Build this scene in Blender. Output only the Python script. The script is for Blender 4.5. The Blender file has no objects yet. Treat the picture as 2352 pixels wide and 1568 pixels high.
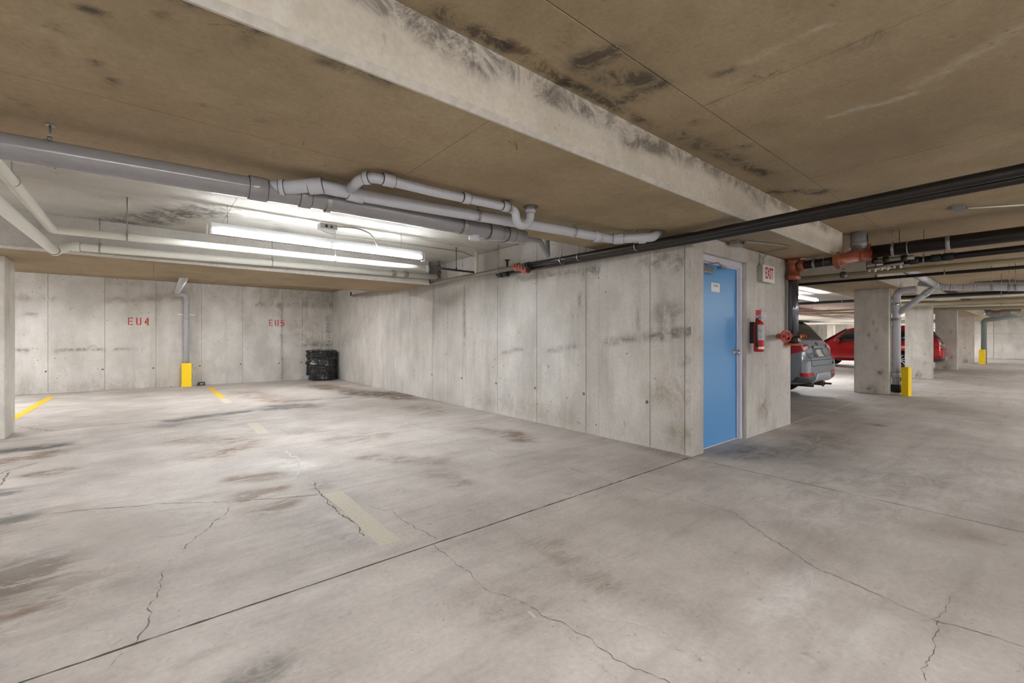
import bpy, bmesh, math, random
import numpy as np
from mathutils import Vector, Matrix, noise
random.seed(7)
S = bpy.context.scene
COL = S.collection
# ------------------------------------------------------------------ camera
F, CX, HY, CAMZ = 1003.7, 1176.0, 777.0, 1.21
TH = math.radians(39.35)
CT, ST = math.cos(TH), math.sin(TH)
cam = bpy.data.cameras.new('camera')
cam.sensor_width = 36.0
cam.lens = F / 2352 * 36.0
cam.shift_y = -7.0 / 2352
cam.clip_start, cam.clip_end = 0.05, 200
co = bpy.data.objects.new('camera', cam)
co.location = (0, 0, CAMZ)
co.rotation_euler = (math.pi / 2, 0, -TH)
COL.objects.link(co)
S.camera = co
# ------------------------------------------------------------------ world, exposure
w = bpy.data.worlds.new('world')
S.world = w
w.use_nodes = True
w.node_tree.nodes['Background'].inputs[0].default_value = (0.55, 0.55, 0.55, 1)
w.node_tree.nodes['Background'].inputs[1].default_value = 0.05
S.view_settings.view_transform = 'Standard'
S.view_settings.look = 'None'
S.view_settings.exposure = 1.12
S.view_settings.gamma = 1.0
S.view_settings.use_curve_mapping = False
try:
    S.cycles.use_denoising = True
    S.cycles.max_bounces = 7
    S.cycles.diffuse_bounces = 5
    S.cycles.glossy_bounces = 3
    S.cycles.transparent_max_bounces = 16
    S.cycles.caustics_reflective = False
    S.cycles.adaptive_threshold = 0.2
    S.cycles.sample_clamp_indirect = 6
except Exception:
    pass


def dirv(px, py):
    u = (px - CX) / F
    v = (HY - py) / F
    return Vector((u * CT + ST, CT - u * ST, v))


def P(px, py, X=None, Y=None, Z=None):
    """point of the garage seen at a pixel of the photograph, on the plane X, Y or Z = const"""
    d = dirv(px, py)
    if X is not None:
        t = X / d.x
    elif Y is not None:
        t = Y / d.y
    else:
        t = (Z - CAMZ) / d.z
    return Vector((d.x * t, d.y * t, CAMZ + d.z * t))


def YonX(px, X):
    return P(px, 700, X=X).y


def XonY(px, Y):
    return P(px, 700, Y=Y).x


# ------------------------------------------------------------------ lights of the garage, plus unseen lamps added for brightness (fixtures are built further down)
# x, y, length axis, z, watts, visible tubes
LAMPS = [
    ('hero', 0.46, 2.90, 5.55, 2.34, 12),
    ('bay', 13.9, 16.3, 4.6, 2.41, 40),
    ('bay', -5.6, -3.2, 5.55, 2.40, 80),  # out of view, added as extra light from the left
    ('bay', 0.3, 2.7, 10.4, 2.50, 28),  # hidden by the second beam, added to brighten the back wall
    ('bay', -4.6, -2.2, 11.3, 2.45, 55),  # another one added for the back wall, further left
    ('bay', -1.3, 1.1, -1.0, 2.45, 38),  # behind the camera, added close by to light the beam face
    ('bay', -6.4, -4.0, -1.5, 2.45, 60),  # added fill from behind the camera, left side
    ('bay', 3.6, 6.0, -5.6, 2.45, 66),  # extra lamp far behind, added to even out the brightness
    ('bay', -3.6, -1.2, -6.6, 2.45, 66),  # likewise added far behind the camera as fill
    ('bay', 7.2, 9.6, -3.0, 2.45, 88),
    ('bay', 13.0, 15.4, -3.0, 2.45, 99),  # from here on the aisle lamps are unseen, added as light sources
    ('bay', 19.5, 21.9, -3.0, 2.45, 99),
    ('bay', 26.5, 28.9, -3.0, 2.45, 99),
    ('bay', 34.0, 36.4, -3.0, 2.45, 88),
    ('bay', 24.0, 26.4, 10.5, 2.45, 520),  # added, and made strong to brighten the far back wall
    ('bay', 34.0, 36.4, 7.0, 2.45, 420),  # added and strong too, brightens the far bay by the end wall
]
XS, Y0 = 4.26, 13.87          # side wall plane, back wall plane
YD = 2.28                     # plane of the wall with the door
XB = 6.96                     # right end of that wall
ZS, ZB1, ZB2 = 2.63, 2.30, 2.20
Y1, Y2, Y3, Y4 = 1.73, 3.50, 7.22, 8.95

# ------------------------------------------------------------------ materials
MATS = {}


def rgb(r, g, b):
    f = lambda c: ((c / 255 + 0.055) / 1.055) ** 2.4 if c > 10 else c / 255 / 12.92
    return (f(r), f(g), f(b), 1)


def mat(name, color, rough=0.5, metal=0.0, coat=0.0, emit=None, estr=0.0, alpha=1.0, trans=0.0, bump=0.0, bscale=60, var=0.0):
    if name in MATS:
        return MATS[name]
    m = bpy.data.materials.new(name)
    m.use_nodes = True
    nt = m.node_tree
    b = nt.nodes['Principled BSDF']
    b.inputs['Base Color'].default_value = color
    b.inputs['Roughness'].default_value = rough
    b.inputs['Metallic'].default_value = metal
    b.inputs['Coat Weight'].default_value = coat
    b.inputs['Alpha'].default_value = alpha
    b.inputs['Transmission Weight'].default_value = trans
    if emit:
        b.inputs['Emission Color'].default_value = emit
        b.inputs['Emission Strength'].default_value = estr
    if var or bump:
        tc = nt.nodes.new('ShaderNodeTexCoord')
        n = nt.nodes.new('ShaderNodeTexNoise')
        n.inputs['Scale'].default_value = bscale
        n.inputs['Detail'].default_value = 5
        nt.links.new(tc.outputs['Object'], n.inputs['Vector'])
        if var:
            mx = nt.nodes.new('ShaderNodeMix')
            mx.data_type = 'RGBA'
            mx.blend_type = 'MULTIPLY'
            mx.inputs['Factor'].default_value = var
            mx.inputs['A'].default_value = color
            cr = nt.nodes.new('ShaderNodeValToRGB')
            cr.color_ramp.elements[0].position = 0.35
            cr.color_ramp.elements[1].position = 0.65
            cr.color_ramp.elements[0].color = (0.3, 0.3, 0.3, 1)
            nt.links.new(n.outputs['Fac'], cr.inputs['Fac'])
            nt.links.new(cr.outputs['Color'], mx.inputs['B'])
            nt.links.new(mx.outputs['Result'], b.inputs['Base Color'])
        if bump:
            bp = nt.nodes.new('ShaderNodeBump')
            bp.inputs['Strength'].default_value = bump
            bp.inputs['Distance'].default_value = 0.002
            nt.links.new(n.outputs['Fac'], bp.inputs['Height'])
            nt.links.new(bp.outputs['Normal'], b.inputs['Normal'])
    MATS[name] = m
    return m


def concrete(name, c1, c2, scale=(1, 1, 1), nscale=1.2, holes=0.0, hscale=7.5, speck=0.0, rough=0.8, grain=0.25,
             c3=None, c3amt=0.0, streak=None, aniso=None, gloss=0.0, brown=(0.12, 0.075, 0.04, 1), dark=(0.045, 0.04, 0.035, 1), pale=(0.78, 0.77, 0.74, 1)):
    m = bpy.data.materials.new(name)
    m.use_nodes = True
    nt = m.node_tree
    N, L = nt.nodes, nt.links
    b = N['Principled BSDF']
    geo = N.new('ShaderNodeNewGeometry')

    def mapped(sc):
        mp = N.new('ShaderNodeMapping')
        mp.inputs['Scale'].default_value = sc
        L.new(geo.outputs['Position'], mp.inputs['Vector'])
        return mp.outputs['Vector']

    def noise_(sc, s, det=4, rg=0.6, dist=0.0):
        n = N.new('ShaderNodeTexNoise')
        n.inputs['Scale'].default_value = s
        n.inputs['Detail'].default_value = det
        n.inputs['Roughness'].default_value = rg
        n.inputs['Distortion'].default_value = dist
        L.new(mapped(sc), n.inputs['Vector'])
        return n.outputs['Fac']

    def ramp(src, a, bb, ca=(0, 0, 0, 1), cb=(1, 1, 1, 1)):
        r = N.new('ShaderNodeValToRGB')
        r.color_ramp.elements[0].position = a
        r.color_ramp.elements[1].position = bb
        r.color_ramp.elements[0].color = ca
        r.color_ramp.elements[1].color = cb
        L.new(src, r.inputs['Fac'])
        return r.outputs['Color']

    def mix(fac, a, bb, mode='MIX'):
        x = N.new('ShaderNodeMix')
        x.data_type = 'RGBA'
        x.blend_type = mode
        for key, v in (('Factor', fac), ('A', a), ('B', bb)):
            if isinstance(v, (float, int, tuple)):
                x.inputs[key].default_value = v
            else:
                L.new(v, x.inputs[key])
        return x.outputs['Result']

    def math_(op, a, bb=0.0):
        x = N.new('ShaderNodeMath')
        x.operation = op
        x.use_clamp = True
        for k, v in ((0, a), (1, bb)):
            if isinstance(v, (float, int)):
                x.inputs[k].default_value = v
            else:
                L.new(v, x.inputs[k])
        return x.outputs[0]

    colr = ramp(noise_(scale, nscale, 5, 0.66), 0.36, 0.66, c1, c2)
    if c3:
        colr = mix(math_('MULTIPLY', ramp(noise_((1, 1, 1), 0.45, 3, 0.55), 0.48, 0.68), c3amt), colr, c3)
    fine = noise_((1, 1, 1), 38, 3, 0.75)
    colr = mix(grain, colr, ramp(fine, 0.3, 0.7, (0.35, 0.35, 0.35, 1), (1, 1, 1, 1)), 'MULTIPLY')
    if streak:
        st = ramp(noise_(streak, 1.0, 4, 0.65), 0.5, 0.78)
        colr = mix(math_('MULTIPLY', st, 0.45), colr, (c1[0] * 0.55, c1[1] * 0.52, c1[2] * 0.48, 1))
    if speck:
        sp = ramp(noise_(scale, 7.5, 5, 0.78, 0.8), 0.63, 0.70)
        colr = mix(math_('MULTIPLY', sp, speck), colr, (c1[0] * 0.3, c1[1] * 0.27, c1[2] * 0.22, 1))
    hole = None
    if holes:
        vo = N.new('ShaderNodeTexVoronoi')
        vo.inputs['Scale'].default_value = hscale
        L.new(mapped((1, 1, 1)), vo.inputs['Vector'])
        h = ramp(vo.outputs['Distance'], 0.05, 0.09, (1, 1, 1, 1), (0, 0, 0, 1))
        hole = math_('MULTIPLY', h, ramp(noise_((1, 1, 1), 1.3, 2), 0.47, 0.52))
        colr = mix(math_('MULTIPLY', hole, holes), colr, (0.06, 0.055, 0.05, 1))
    at = N.new('ShaderNodeAttribute')
    at.attribute_name = 'stain'
    sep = N.new('ShaderNodeSeparateColor')
    L.new(at.outputs['Color'], sep.inputs['Color'])
    br = ramp(noise_(scale if not aniso else aniso, 5.0, 6, 0.82, 0.8), 0.41, 0.59)
    for ch, cc, amt in (('Red', brown, 0.8), ('Green', dark, 0.8), ('Blue', pale, 0.7)):
        s2 = sep.outputs[ch]
        # stain edges and body broken by noise:  k = clamp(s * (0.35 + 1.6 * noise)) ** ~1.3
        q = N.new('ShaderNodeMath')
        q.operation = 'MULTIPLY_ADD'
        L.new(br, q.inputs[0]); q.inputs[1].default_value = 1.45; q.inputs[2].default_value = 0.25
        k = math_('POWER', math_('MULTIPLY', s2, q.outputs[0]), 1.1)
        colr = mix(math_('MULTIPLY', k, amt), colr, cc)
    L.new(colr, b.inputs['Base Color'])
    if gloss:
        rr = N.new('ShaderNodeMapRange')
        L.new(noise_((1, 1, 1), 0.9, 2), rr.inputs['Value'])
        rr.inputs['From Min'].default_value = 0.35
        rr.inputs['From Max'].default_value = 0.65
        rr.inputs['To Min'].default_value = rough - gloss
        rr.inputs['To Max'].default_value = rough
        L.new(rr.outputs[0], b.inputs['Roughness'])
    else:
        b.inputs['Roughness'].default_value = rough
    b.inputs['Specular IOR Level'].default_value = 0.35
    bp = N.new('ShaderNodeBump')
    bp.inputs['Strength'].default_value = 0.35
    bp.inputs['Distance'].default_value = 0.004
    if hole is not None:
        L.new(math_('SUBTRACT', fine, hole), bp.inputs['Height'])
    else:
        L.new(fine, bp.inputs['Height'])
    L.new(bp.outputs['Normal'], b.inputs['Normal'])
    MATS[name] = m
    return m


M_FLOOR = concrete('floor_concrete', (0.41, 0.372, 0.343, 1), (0.58, 0.537, 0.503, 1), (1, 1, 1), 1.5, speck=0.45, holes=0.6, hscale=22, streak=(0.7, 6.0, 1), aniso=(0.55, 1.2, 1), brown=(0.15, 0.09, 0.05, 1), rough=0.72, gloss=0.12,
                   c3=(0.47, 0.43, 0.37, 1), c3amt=0.4, grain=0.28)
M_WALL = concrete('wall_concrete', (0.50, 0.48, 0.45, 1), (0.70, 0.68, 0.65, 1), (1, 1, 0.7), 1.5, holes=0.9, speck=0.55, rough=0.85,
                  c3=(0.57, 0.52, 0.45, 1), c3amt=0.35, streak=(5, 5, 0.6), grain=0.25, brown=(0.26, 0.21, 0.14, 1), dark=(0.13, 0.115, 0.09, 1))
M_CEIL = concrete('ceiling_concrete', (0.32, 0.25, 0.155, 1), (0.43, 0.345, 0.225, 1), (1, 1, 1), 1.4, speck=0.6, rough=0.9,
                  c3=(0.43, 0.305, 0.195, 1), c3amt=0.45, grain=0.3, brown=(0.12, 0.08, 0.04, 1), pale=(0.6, 0.55, 0.45, 1))
M_BEAMF = concrete('beam_face_concrete', (0.60, 0.55, 0.47, 1), (0.76, 0.72, 0.64, 1), (1, 1, 1), 1.6, speck=0.4, rough=0.85, grain=0.22,
                   c3=(0.60, 0.50, 0.36, 1), c3amt=0.4, dark=(0.15, 0.13, 0.11, 1))
M_BAY = concrete('bay_ceiling_concrete', (0.45, 0.43, 0.39, 1), (0.60, 0.58, 0.545, 1), (1, 1, 1), 1.2, speck=0.5, rough=0.9, grain=0.25,
                 c3=(0.42, 0.36, 0.26, 1), c3amt=0.4)
M_COLM = concrete('column_concrete', (0.56, 0.525, 0.475, 1), (0.76, 0.725, 0.665, 1), (1, 1, 0.7), 1.8, holes=0.6, speck=0.4, rough=0.85,
                  streak=(5, 5, 0.6), grain=0.2, dark=(0.10, 0.09, 0.075, 1))
M_JOINT = mat('joint_dark', (0.075, 0.058, 0.04, 1), 0.95, bump=0.2)
M_WJOINT = mat('wall_joint', (0.22, 0.19, 0.155, 1), 0.95, bump=0.2)
M_PVC = mat('grey_pvc', rgb(194, 197, 206), 0.22, coat=0.2, bump=0.05, bscale=15, var=0.06)
M_PVCD = mat('dark_grey_pvc', rgb(146, 144, 148), 0.2, coat=0.3, bump=0.05, bscale=15, var=0.08)
M_PVCJ = mat('pvc_joint', rgb(60, 62, 68), 0.5, var=0.1)
M_WHITEP = mat('white_painted_pipe', rgb(226, 224, 214), 0.35, coat=0.15, bump=0.1, bscale=40, var=0.05)
M_CREAMP = mat('cream_painted_pipe', rgb(172, 160, 134), 0.4, coat=0.1, bump=0.1, bscale=40, var=0.1)
M_GREYP = mat('grey_steel_pipe', rgb(142, 134, 122), 0.4, metal=0.2, bump=0.1, bscale=40, var=0.15)
M_BLACKP = mat('black_steel_pipe', rgb(46, 42, 40), 0.3, metal=0.4, coat=0.15, bump=0.15, bscale=50, var=0.3)
M_GALV = mat('galvanised_steel', rgb(168, 168, 166), 0.35, metal=0.7, bump=0.1, bscale=80, var=0.15)
M_CHROME = mat('chrome', (0.8, 0.8, 0.82, 1), 0.12, metal=1.0, bump=0.02)
M_COPPER = mat('rust_red_fitting', rgb(162, 88, 62), 0.3, metal=0.1, coat=0.4, bump=0.2, bscale=40, var=0.3)
M_REDW = mat('red_enamel', rgb(200, 52, 40), 0.3, coat=0.4, bump=0.05, var=0.1)
M_YEL = mat('yellow_paint', rgb(255, 214, 4), 0.5, bump=0.1, var=0.05)
M_YLINE = mat('yellow_floor_paint', rgb(226, 186, 44), 0.7, bump=0.3, bscale=40, var=0.35)
M_BLUE = mat('blue_door_paint', rgb(98, 162, 222), 0.36, coat=0.0, bump=0.04, bscale=30, var=0.03)
M_FRAME = mat('pale_frame_paint', rgb(218, 216, 228), 0.35, bump=0.05, var=0.03)
M_RED = mat('red_paint', rgb(200, 22, 24), 0.35, coat=0.3, bump=0.02, var=0.05)
M_STENC = mat('red_stencil_paint', rgb(196, 58, 50), 0.8, bump=0.3, bscale=70, var=0.25)
M_WHITE = mat('white_plastic', rgb(232, 234, 232), 0.35, bump=0.02)
M_BLACK = mat('black_rubber', rgb(20, 20, 23), 0.6, bump=0.3, bscale=90, var=0.2)
M_DARK = mat('dark_plastic', rgb(38, 38, 40), 0.5, bump=0.05)
M_CRACK = mat('crack_dark', (0.15, 0.125, 0.10, 1), 0.95, bump=0.2)
M_EFF = mat('white_efflorescence', (0.56, 0.55, 0.52, 1), 0.9, bump=0.3, var=0.3)
M_OLDY = mat('worn_yellow_floor_paint', (0.55, 0.51, 0.42, 1), 0.8, bump=0.3, bscale=60, var=0.22)
M_TUBE = mat('lit_fluorescent_tube', (1, 1, 1, 1), 0.5, emit=(0.93, 0.97, 1.0, 1), estr=25.0)
M_TUBE2 = mat('lit_far_tube', (1, 1, 1, 1), 0.5, emit=(0.97, 0.98, 1.0, 1), estr=32.0)
M_HOUS = mat('white_enamel_housing', rgb(225, 228, 230), 0.4, bump=0.02)


# ------------------------------------------------------------------ object helpers
def tag(o, label=None, cat=None, group=None, kind=None):
    if label: o['label'] = label
    if cat: o['category'] = cat
    if group: o['group'] = group
    if kind: o['kind'] = kind
    return o


def empty(name, loc=(0, 0, 0), label=None, cat=None, group=None, kind=None, rz=0):
    o = bpy.data.objects.new(name, None)
    o.location = loc
    o.rotation_euler = (0, 0, rz)
    o.empty_display_size = 0.1
    COL.objects.link(o)
    return tag(o, label, cat, group, kind)


def frames(pts):
    ts = []
    for i in range(len(pts)):
        a = pts[max(i - 1, 0)]
        b = pts[min(i + 1, len(pts) - 1)]
        ts.append((b - a).normalized())
    up = Vector((0, 0, 1)) if abs(ts[0].z) < 0.9 else Vector((1, 0, 0))
    n = (up - ts[0] * up.dot(ts[0])).normalized()
    out = []
    for i, t in enumerate(ts):
        if i:
            n = n - t * n.dot(t)
            n = n.normalized() if n.length > 1e-6 else t.orthogonal().normalized()
        out.append((t, n, t.cross(n)))
    return out


def fillet(pts, r, n=6):
    pts = [Vector(p) for p in pts]
    if r <= 0 or len(pts) < 3:
        return pts
    out = [pts[0]]
    for i in range(1, len(pts) - 1):
        a, b, c = pts[i - 1], pts[i], pts[i + 1]
        u, v = (a - b), (c - b)
        rr = min(r, u.length * 0.48, v.length * 0.48)
        u, v = u.normalized(), v.normalized()
        p, q = b + u * rr, b + v * rr
        for k in range(n + 1):
            t = k / n
            out.append(p * (1 - t) ** 2 + b * 2 * t * (1 - t) + q * t ** 2)
    out.append(pts[-1])
    return out


class MB:
    def __init__(s):
        s.v, s.f, s.m, s.sm = [], [], [], []

    def box(s, a, b, m=0, rot=None, o=None):
        x0, y0, z0 = a
        x1, y1, z1 = b
        n = len(s.v)
        vs = [Vector(q) for q in ((x0, y0, z0), (x1, y0, z0), (x1, y1, z0), (x0, y1, z0), (x0, y0, z1), (x1, y0, z1), (x1, y1, z1), (x0, y1, z1))]
        if rot:
            vs = [rot @ q for q in vs]
        if o:
            vs = [q + Vector(o) for q in vs]
        s.v += vs
        for q in ((0, 3, 2, 1), (4, 5, 6, 7), (0, 1, 5, 4), (1, 2, 6, 5), (2, 3, 7, 6), (3, 0, 4, 7)):
            s.f.append(tuple(n + k for k in q)); s.m.append(m); s.sm.append(False)
        return s

    def tube(s, pts, r, n=16, m=0, fil=0, caps=True, smooth=True):
        pts = fillet(pts, fil)
        rs = r if isinstance(r, (list, tuple)) else [r] * len(pts)
        base = len(s.v)
        for (t, a, b), p, rr in zip(frames(pts), pts, rs):
            for k in range(n):
                an = 2 * math.pi * k / n
                s.v.append(p + a * (math.cos(an) * rr) + b * (math.sin(an) * rr))
        for i in range(len(pts) - 1):
            for k in range(n):
                k2 = (k + 1) % n
                s.f.append((base + i * n + k, base + i * n + k2, base + (i + 1) * n + k2, base + (i + 1) * n + k)); s.m.append(m); s.sm.append(smooth)
        if caps:
            s.f.append(tuple(base + k for k in reversed(range(n)))); s.m.append(m); s.sm.append(False)
            e = base + (len(pts) - 1) * n
            s.f.append(tuple(e + k for k in range(n))); s.m.append(m); s.sm.append(False)
        return s

    def cyl(s, p0, p1, r, n=16, m=0, smooth=True):
        return s.tube([Vector(p0), Vector(p1)], r, n, m, smooth=smooth)

    def lathe(s, prof, n=24, m=0, o=(0, 0, 0), axis='z', smooth=True, close=False):
        base = len(s.v)
        o = Vector(o)
        for (r, z) in prof:
            for k in range(n):
                a = 2 * math.pi * k / n
                if axis == 'z': q = Vector((r * math.cos(a), r * math.sin(a), z))
                elif axis == 'y': q = Vector((r * math.cos(a), z, r * math.sin(a)))
                else: q = Vector((z, r * math.cos(a), r * math.sin(a)))
                s.v.append(o + q)
        np_ = len(prof)
        for i in range(np_ if close else np_ - 1):
            j = (i + 1) % np_
            for k in range(n):
                k2 = (k + 1) % n
                s.f.append((base + i * n + k, base + i * n + k2, base + j * n + k2, base + j * n + k)); s.m.append(m); s.sm.append(smooth)
        return s

    def prism(s, poly, p0, ux, uy, d, m=0):
        """polygon (2-D list) in the frame p0,ux,uy extruded by vector d"""
        n = len(poly)
        base = len(s.v)
        p0, ux, uy, d = Vector(p0), Vector(ux), Vector(uy), Vector(d)
        for k in (0, 1):
            for (a, b) in poly:
                s.v.append(p0 + ux * a + uy * b + d * k)
        s.f.append(tuple(base + i for i in range(n))); s.m.append(m); s.sm.append(False)
        s.f.append(tuple(base + n + i for i in reversed(range(n)))); s.m.append(m); s.sm.append(False)
        for i in range(n):
            j = (i + 1) % n
            s.f.append((base + i, base + j, base + n + j, base + n + i)); s.m.append(m); s.sm.append(False)
        return s

    def build(s, name, mats, parent=None, label=None, cat=None, group=None, kind=None, bevel=0, fix=True, loc=None):
        me = bpy.data.meshes.new(name)
        if loc is not None:
            s.v = [q - Vector(loc) for q in s.v]
        me.from_pydata([tuple(q) for q in s.v], [], s.f)
        if not isinstance(mats, (list, tuple)):
            mats = [mats]
        for x in mats:
            me.materials.append(x)
        me.polygons.foreach_set('material_index', s.m)
        me.polygons.foreach_set('use_smooth', s.sm)
        if fix:
            bm = bmesh.new(); bm.from_mesh(me)
            bmesh.ops.recalc_face_normals(bm, faces=bm.faces)
            if bevel:
                bmesh.ops.bevel(bm, geom=[e for e in bm.edges if e.calc_face_angle(0) > 0.6], offset=bevel, segments=2, affect='EDGES', profile=0.6)
            bm.to_mesh(me); bm.free()
        me.update()
        o = bpy.data.objects.new(name, me)
        COL.objects.link(o)
        if parent:
            o.parent = parent
            if loc is None and parent.location.length > 0 and not parent.get('_local'):
                o.matrix_parent_inverse = Matrix.Translation(parent.location).inverted()
        if loc is not None:
            o.location = loc
        return tag(o, label, cat, group, kind)


# ------------------------------------------------------------------ stains: real discolorations of the concrete, by place
FL_ST, WS_ST, WB_ST, CE_ST, BF_ST, WD_ST = [], [], [], [], [], []


def fl(px, py, rx, ry, ch, k, px2=None, py2=None):
    a = P(px, py, Z=0)
    b = P(px2, py2, Z=0) if px2 is not None else a
    FL_ST.append((a, b, rx, ry, ch, min(1.0, k * (1.3 if ch < 2 else 1.0))))


# brown / dark / pale  (channels 0,1,2); rx = half width, ry unused for segments
fl(1010, 905, 0.42, 0, 1, .75, 820, 903); fl(930, 915, 0.35, 0, 0, .7, 720, 885)
fl(690, 932, 0.38, 0, 1, .65, 640, 935); fl(560, 945, 0.16, 0, 1, .7, 400, 965); fl(480, 965, 0.3, 0, 1, .4, 400, 975)
fl(560, 900, 0.4, 0, 0, .45, 640, 920); fl(660, 922, 0.12, 0, 1, .4, 800, 912)
fl(540, 1030, 0.26, 0, 0, .5, 480, 1045); fl(620, 1093, 0.12, 0, 0, .75, 540, 1100)
fl(640, 1122, 0.10, 0, 0, .85, 560, 1145); fl(610, 1135, 0.2, 0, 0, .55, 570, 1140); fl(660, 1155, 0.12, 0, 0, .6, 590, 1175)
fl(740, 1115, 0.14, 0, 1, .3); fl(850, 1050, 0.18, 0, 0, .4, 1000, 1060); fl(1000, 1085, 0.16, 0, 0, .3, 1060, 1110)
fl(1170, 995, 0.22, 0, 0, .6, 1195, 1008); fl(1120, 990, 0.2, 0, 0, .4, 1060, 985)
fl(1000, 945, 0.4, 0, 0, .35, 960, 935)
fl(1570, 1050, 0.12, 0, 0, .3, 1480, 1030)
fl(120, 1025, 0.2, 0, 1, .75, -100, 1050); fl(90, 1045, 0.25, 0, 0, .6, -60, 1070); fl(80, 1090, 0.12, 0, 0, .75, 140, 1080)
fl(20, 1130, 0.12, 0, 1, .6, -80, 1140); fl(30, 1195, 0.12, 0, 1, .7, -60, 1205); fl(60, 1230, 0.3, 0, 0, .4, -80, 1250)
fl(40, 1320, 0.28, 0, 0, .75, -60, 1360); fl(80, 1290, 0.22, 0, 1, .3, 20, 1340)
fl(60, 1400, .22, 0, 0, .45, -40, 1440); fl(120, 1180, .3, 0, 0, .3, 300, 1220); fl(150, 1330, .35, 0, 0, .3, 40, 1260)
fl(560, 1015, .3, 0, 0, .4, 420, 1010); fl(880, 1000, .3, 0, 0, .3, 780, 1010); fl(700, 990, .25, 0, 0, .3); fl(760, 1250, .25, 0, 1, .18, 650, 1200); fl(1180, 1400, .2, 0, 0, .25, 1120, 1380)
fl(1260, 1250, 0.13, 0, 0, .3, 1380, 1340)
fl(2130, 1215, 0.16, 0, 0, .3, 2230, 1225)
fl(2010, 975, 0.12, 0, 1, .8); fl(1700, 1045, 0.25, 0, 1, .35, 1760, 1035); fl(1840, 1060, 0.35, 0, 1, .25, 1900, 1000)
fl(1760, 1420, 0.12, 0, 2, .35, 1880, 1330); fl(1900, 1480, 0.12, 0, 2, .2, 2000, 1420)
fl(700, 1070, 0.2, 0, 2, .45, 640, 1060); fl(440, 1500, 0.25, 0, 2, .2, 700, 1320); fl(560, 1240, 0.3, 0, 2, .2)
fl(1050, 1000, 0.5, 0, 2, .2); fl(300, 1190, 0.8, 0, 2, .25); fl(1900, 1150, .8, 0, 2, .35, 2200, 1080)
fl(560, 1560, .12, 0, 1, .35, 620, 1540)


def cl(px, py, r, ch, k, px2=None, py2=None, z=ZS):
    a = P(px, py, Z=z)
    b = P(px2, py2, Z=z) if px2 is not None else a
    CE_ST.append((a, b, r, 0, ch, min(1.0, k * 1.25)))


cl(1020, 30, .05, 1, .9, 1160, 110); cl(1170, 100, .05, 0, .8, 1290, 190); cl(1340, 150, .10, 1, .6, 1400, 130)
cl(1400, 175, .10, 1, .55, 1480, 185); cl(1290, 85, .08, 0, .5); cl(1420, 235, .06, 1, .55, 1520, 190)
cl(1470, 230, .05, 1, .8); cl(1290, 180, .05, 1, .6, 1500, 290); cl(1560, 310, .08, 1, .5, 1760, 400)
cl(1600, 280, .05, 0, .6); cl(1640, 345, .04, 1, .6, 1720, 335); cl(1780, 440, .1, 1, .55, 1900, 440)
cl(1630, 175, .03, 1, .7, 1680, 160); cl(1620, 240, .02, 0, .8, 1740, 185); cl(1960, 108, .05, 1, .35, 2020, 80)
cl(2100, 200, .05, 2, .35, 2352, 60); cl(1700, 150, .03, 2, .3, 1900, 60); cl(1900, 270, .03, 2, .4, 2160, 200)
cl(1950, 480, .1, 1, .3, 1880, 470)
for q in ((220, 140, 260, 200), (95, 90, 110, 120), (200, 20, 230, 35), (360, 30, 385, 48), (100, 145, 120, 150), (600, 280, 610, 284), (570, 110, 580, 70),
          (465, 244, 480, 248), (45, 235, 60, 240), (120, 55, 160, 75)):
    cl(q[0], q[1], .02, 1, .65, q[2], q[3], z=ZB1)
cl(430, 6, .03, 1, .7, 600, 70, z=ZB1); cl(740, 135, .03, 1, .6, 900, 195, z=ZB1)
cl(480, 480, .3, 1, .5, 250, 520); cl(600, 500, .15, 1, .2, 700, 560)


def bf(x0, x1, z0, z1, ch, k, r=.06):
    BF_ST.append((Vector((x0, Y1, z0)), Vector((x1, Y1, z1)), r, 0, ch, k))


bf(.55, 1.3, 2.61, 2.60, 1, .75, .09); bf(.95, 1.25, 2.56, 2.5, 1, .6, .05); bf(1.3, 3.2, 2.60, 2.61, 1, .5, .08); bf(1.6, 2.1, 2.54, 2.56, 1, .7, .05)
bf(2.35, 2.8, 2.5, 2.56, 1, .75, .06); bf(3.2, 6.5, 2.6, 2.58, 0, .4, .07); bf(4.2, 4.6, 2.55, 2.5, 1, .5, .07); bf(-.2, .6, 2.60, 2.61, 1, .3, .05)
bf(.2, 1.6, 2.615, 2.60, 1, .55, .07); bf(1.6, 4.2, 2.615, 2.61, 1, .42, .06); bf(.8, 3.6, 2.56, 2.57, 0, .35, .06); bf(4.2, 7.0, 2.61, 2.61, 1, .3, .06)
bf(1.25, 1.27, 2.5, 2.4, 1, .4, .01); bf(.35, .4, 2.4, 2.55, 2, .5, .05); bf(2.3, 2.3, 2.35, 2.55, 2, .5, .03)


def ws(px, py, r, ch, k, px2=None, py2=None):
    a = P(px, py, X=XS)
    b = P(px2, py2, X=XS) if px2 is not None else a
    WS_ST.append((a, b, r, 0, ch, k))


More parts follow.
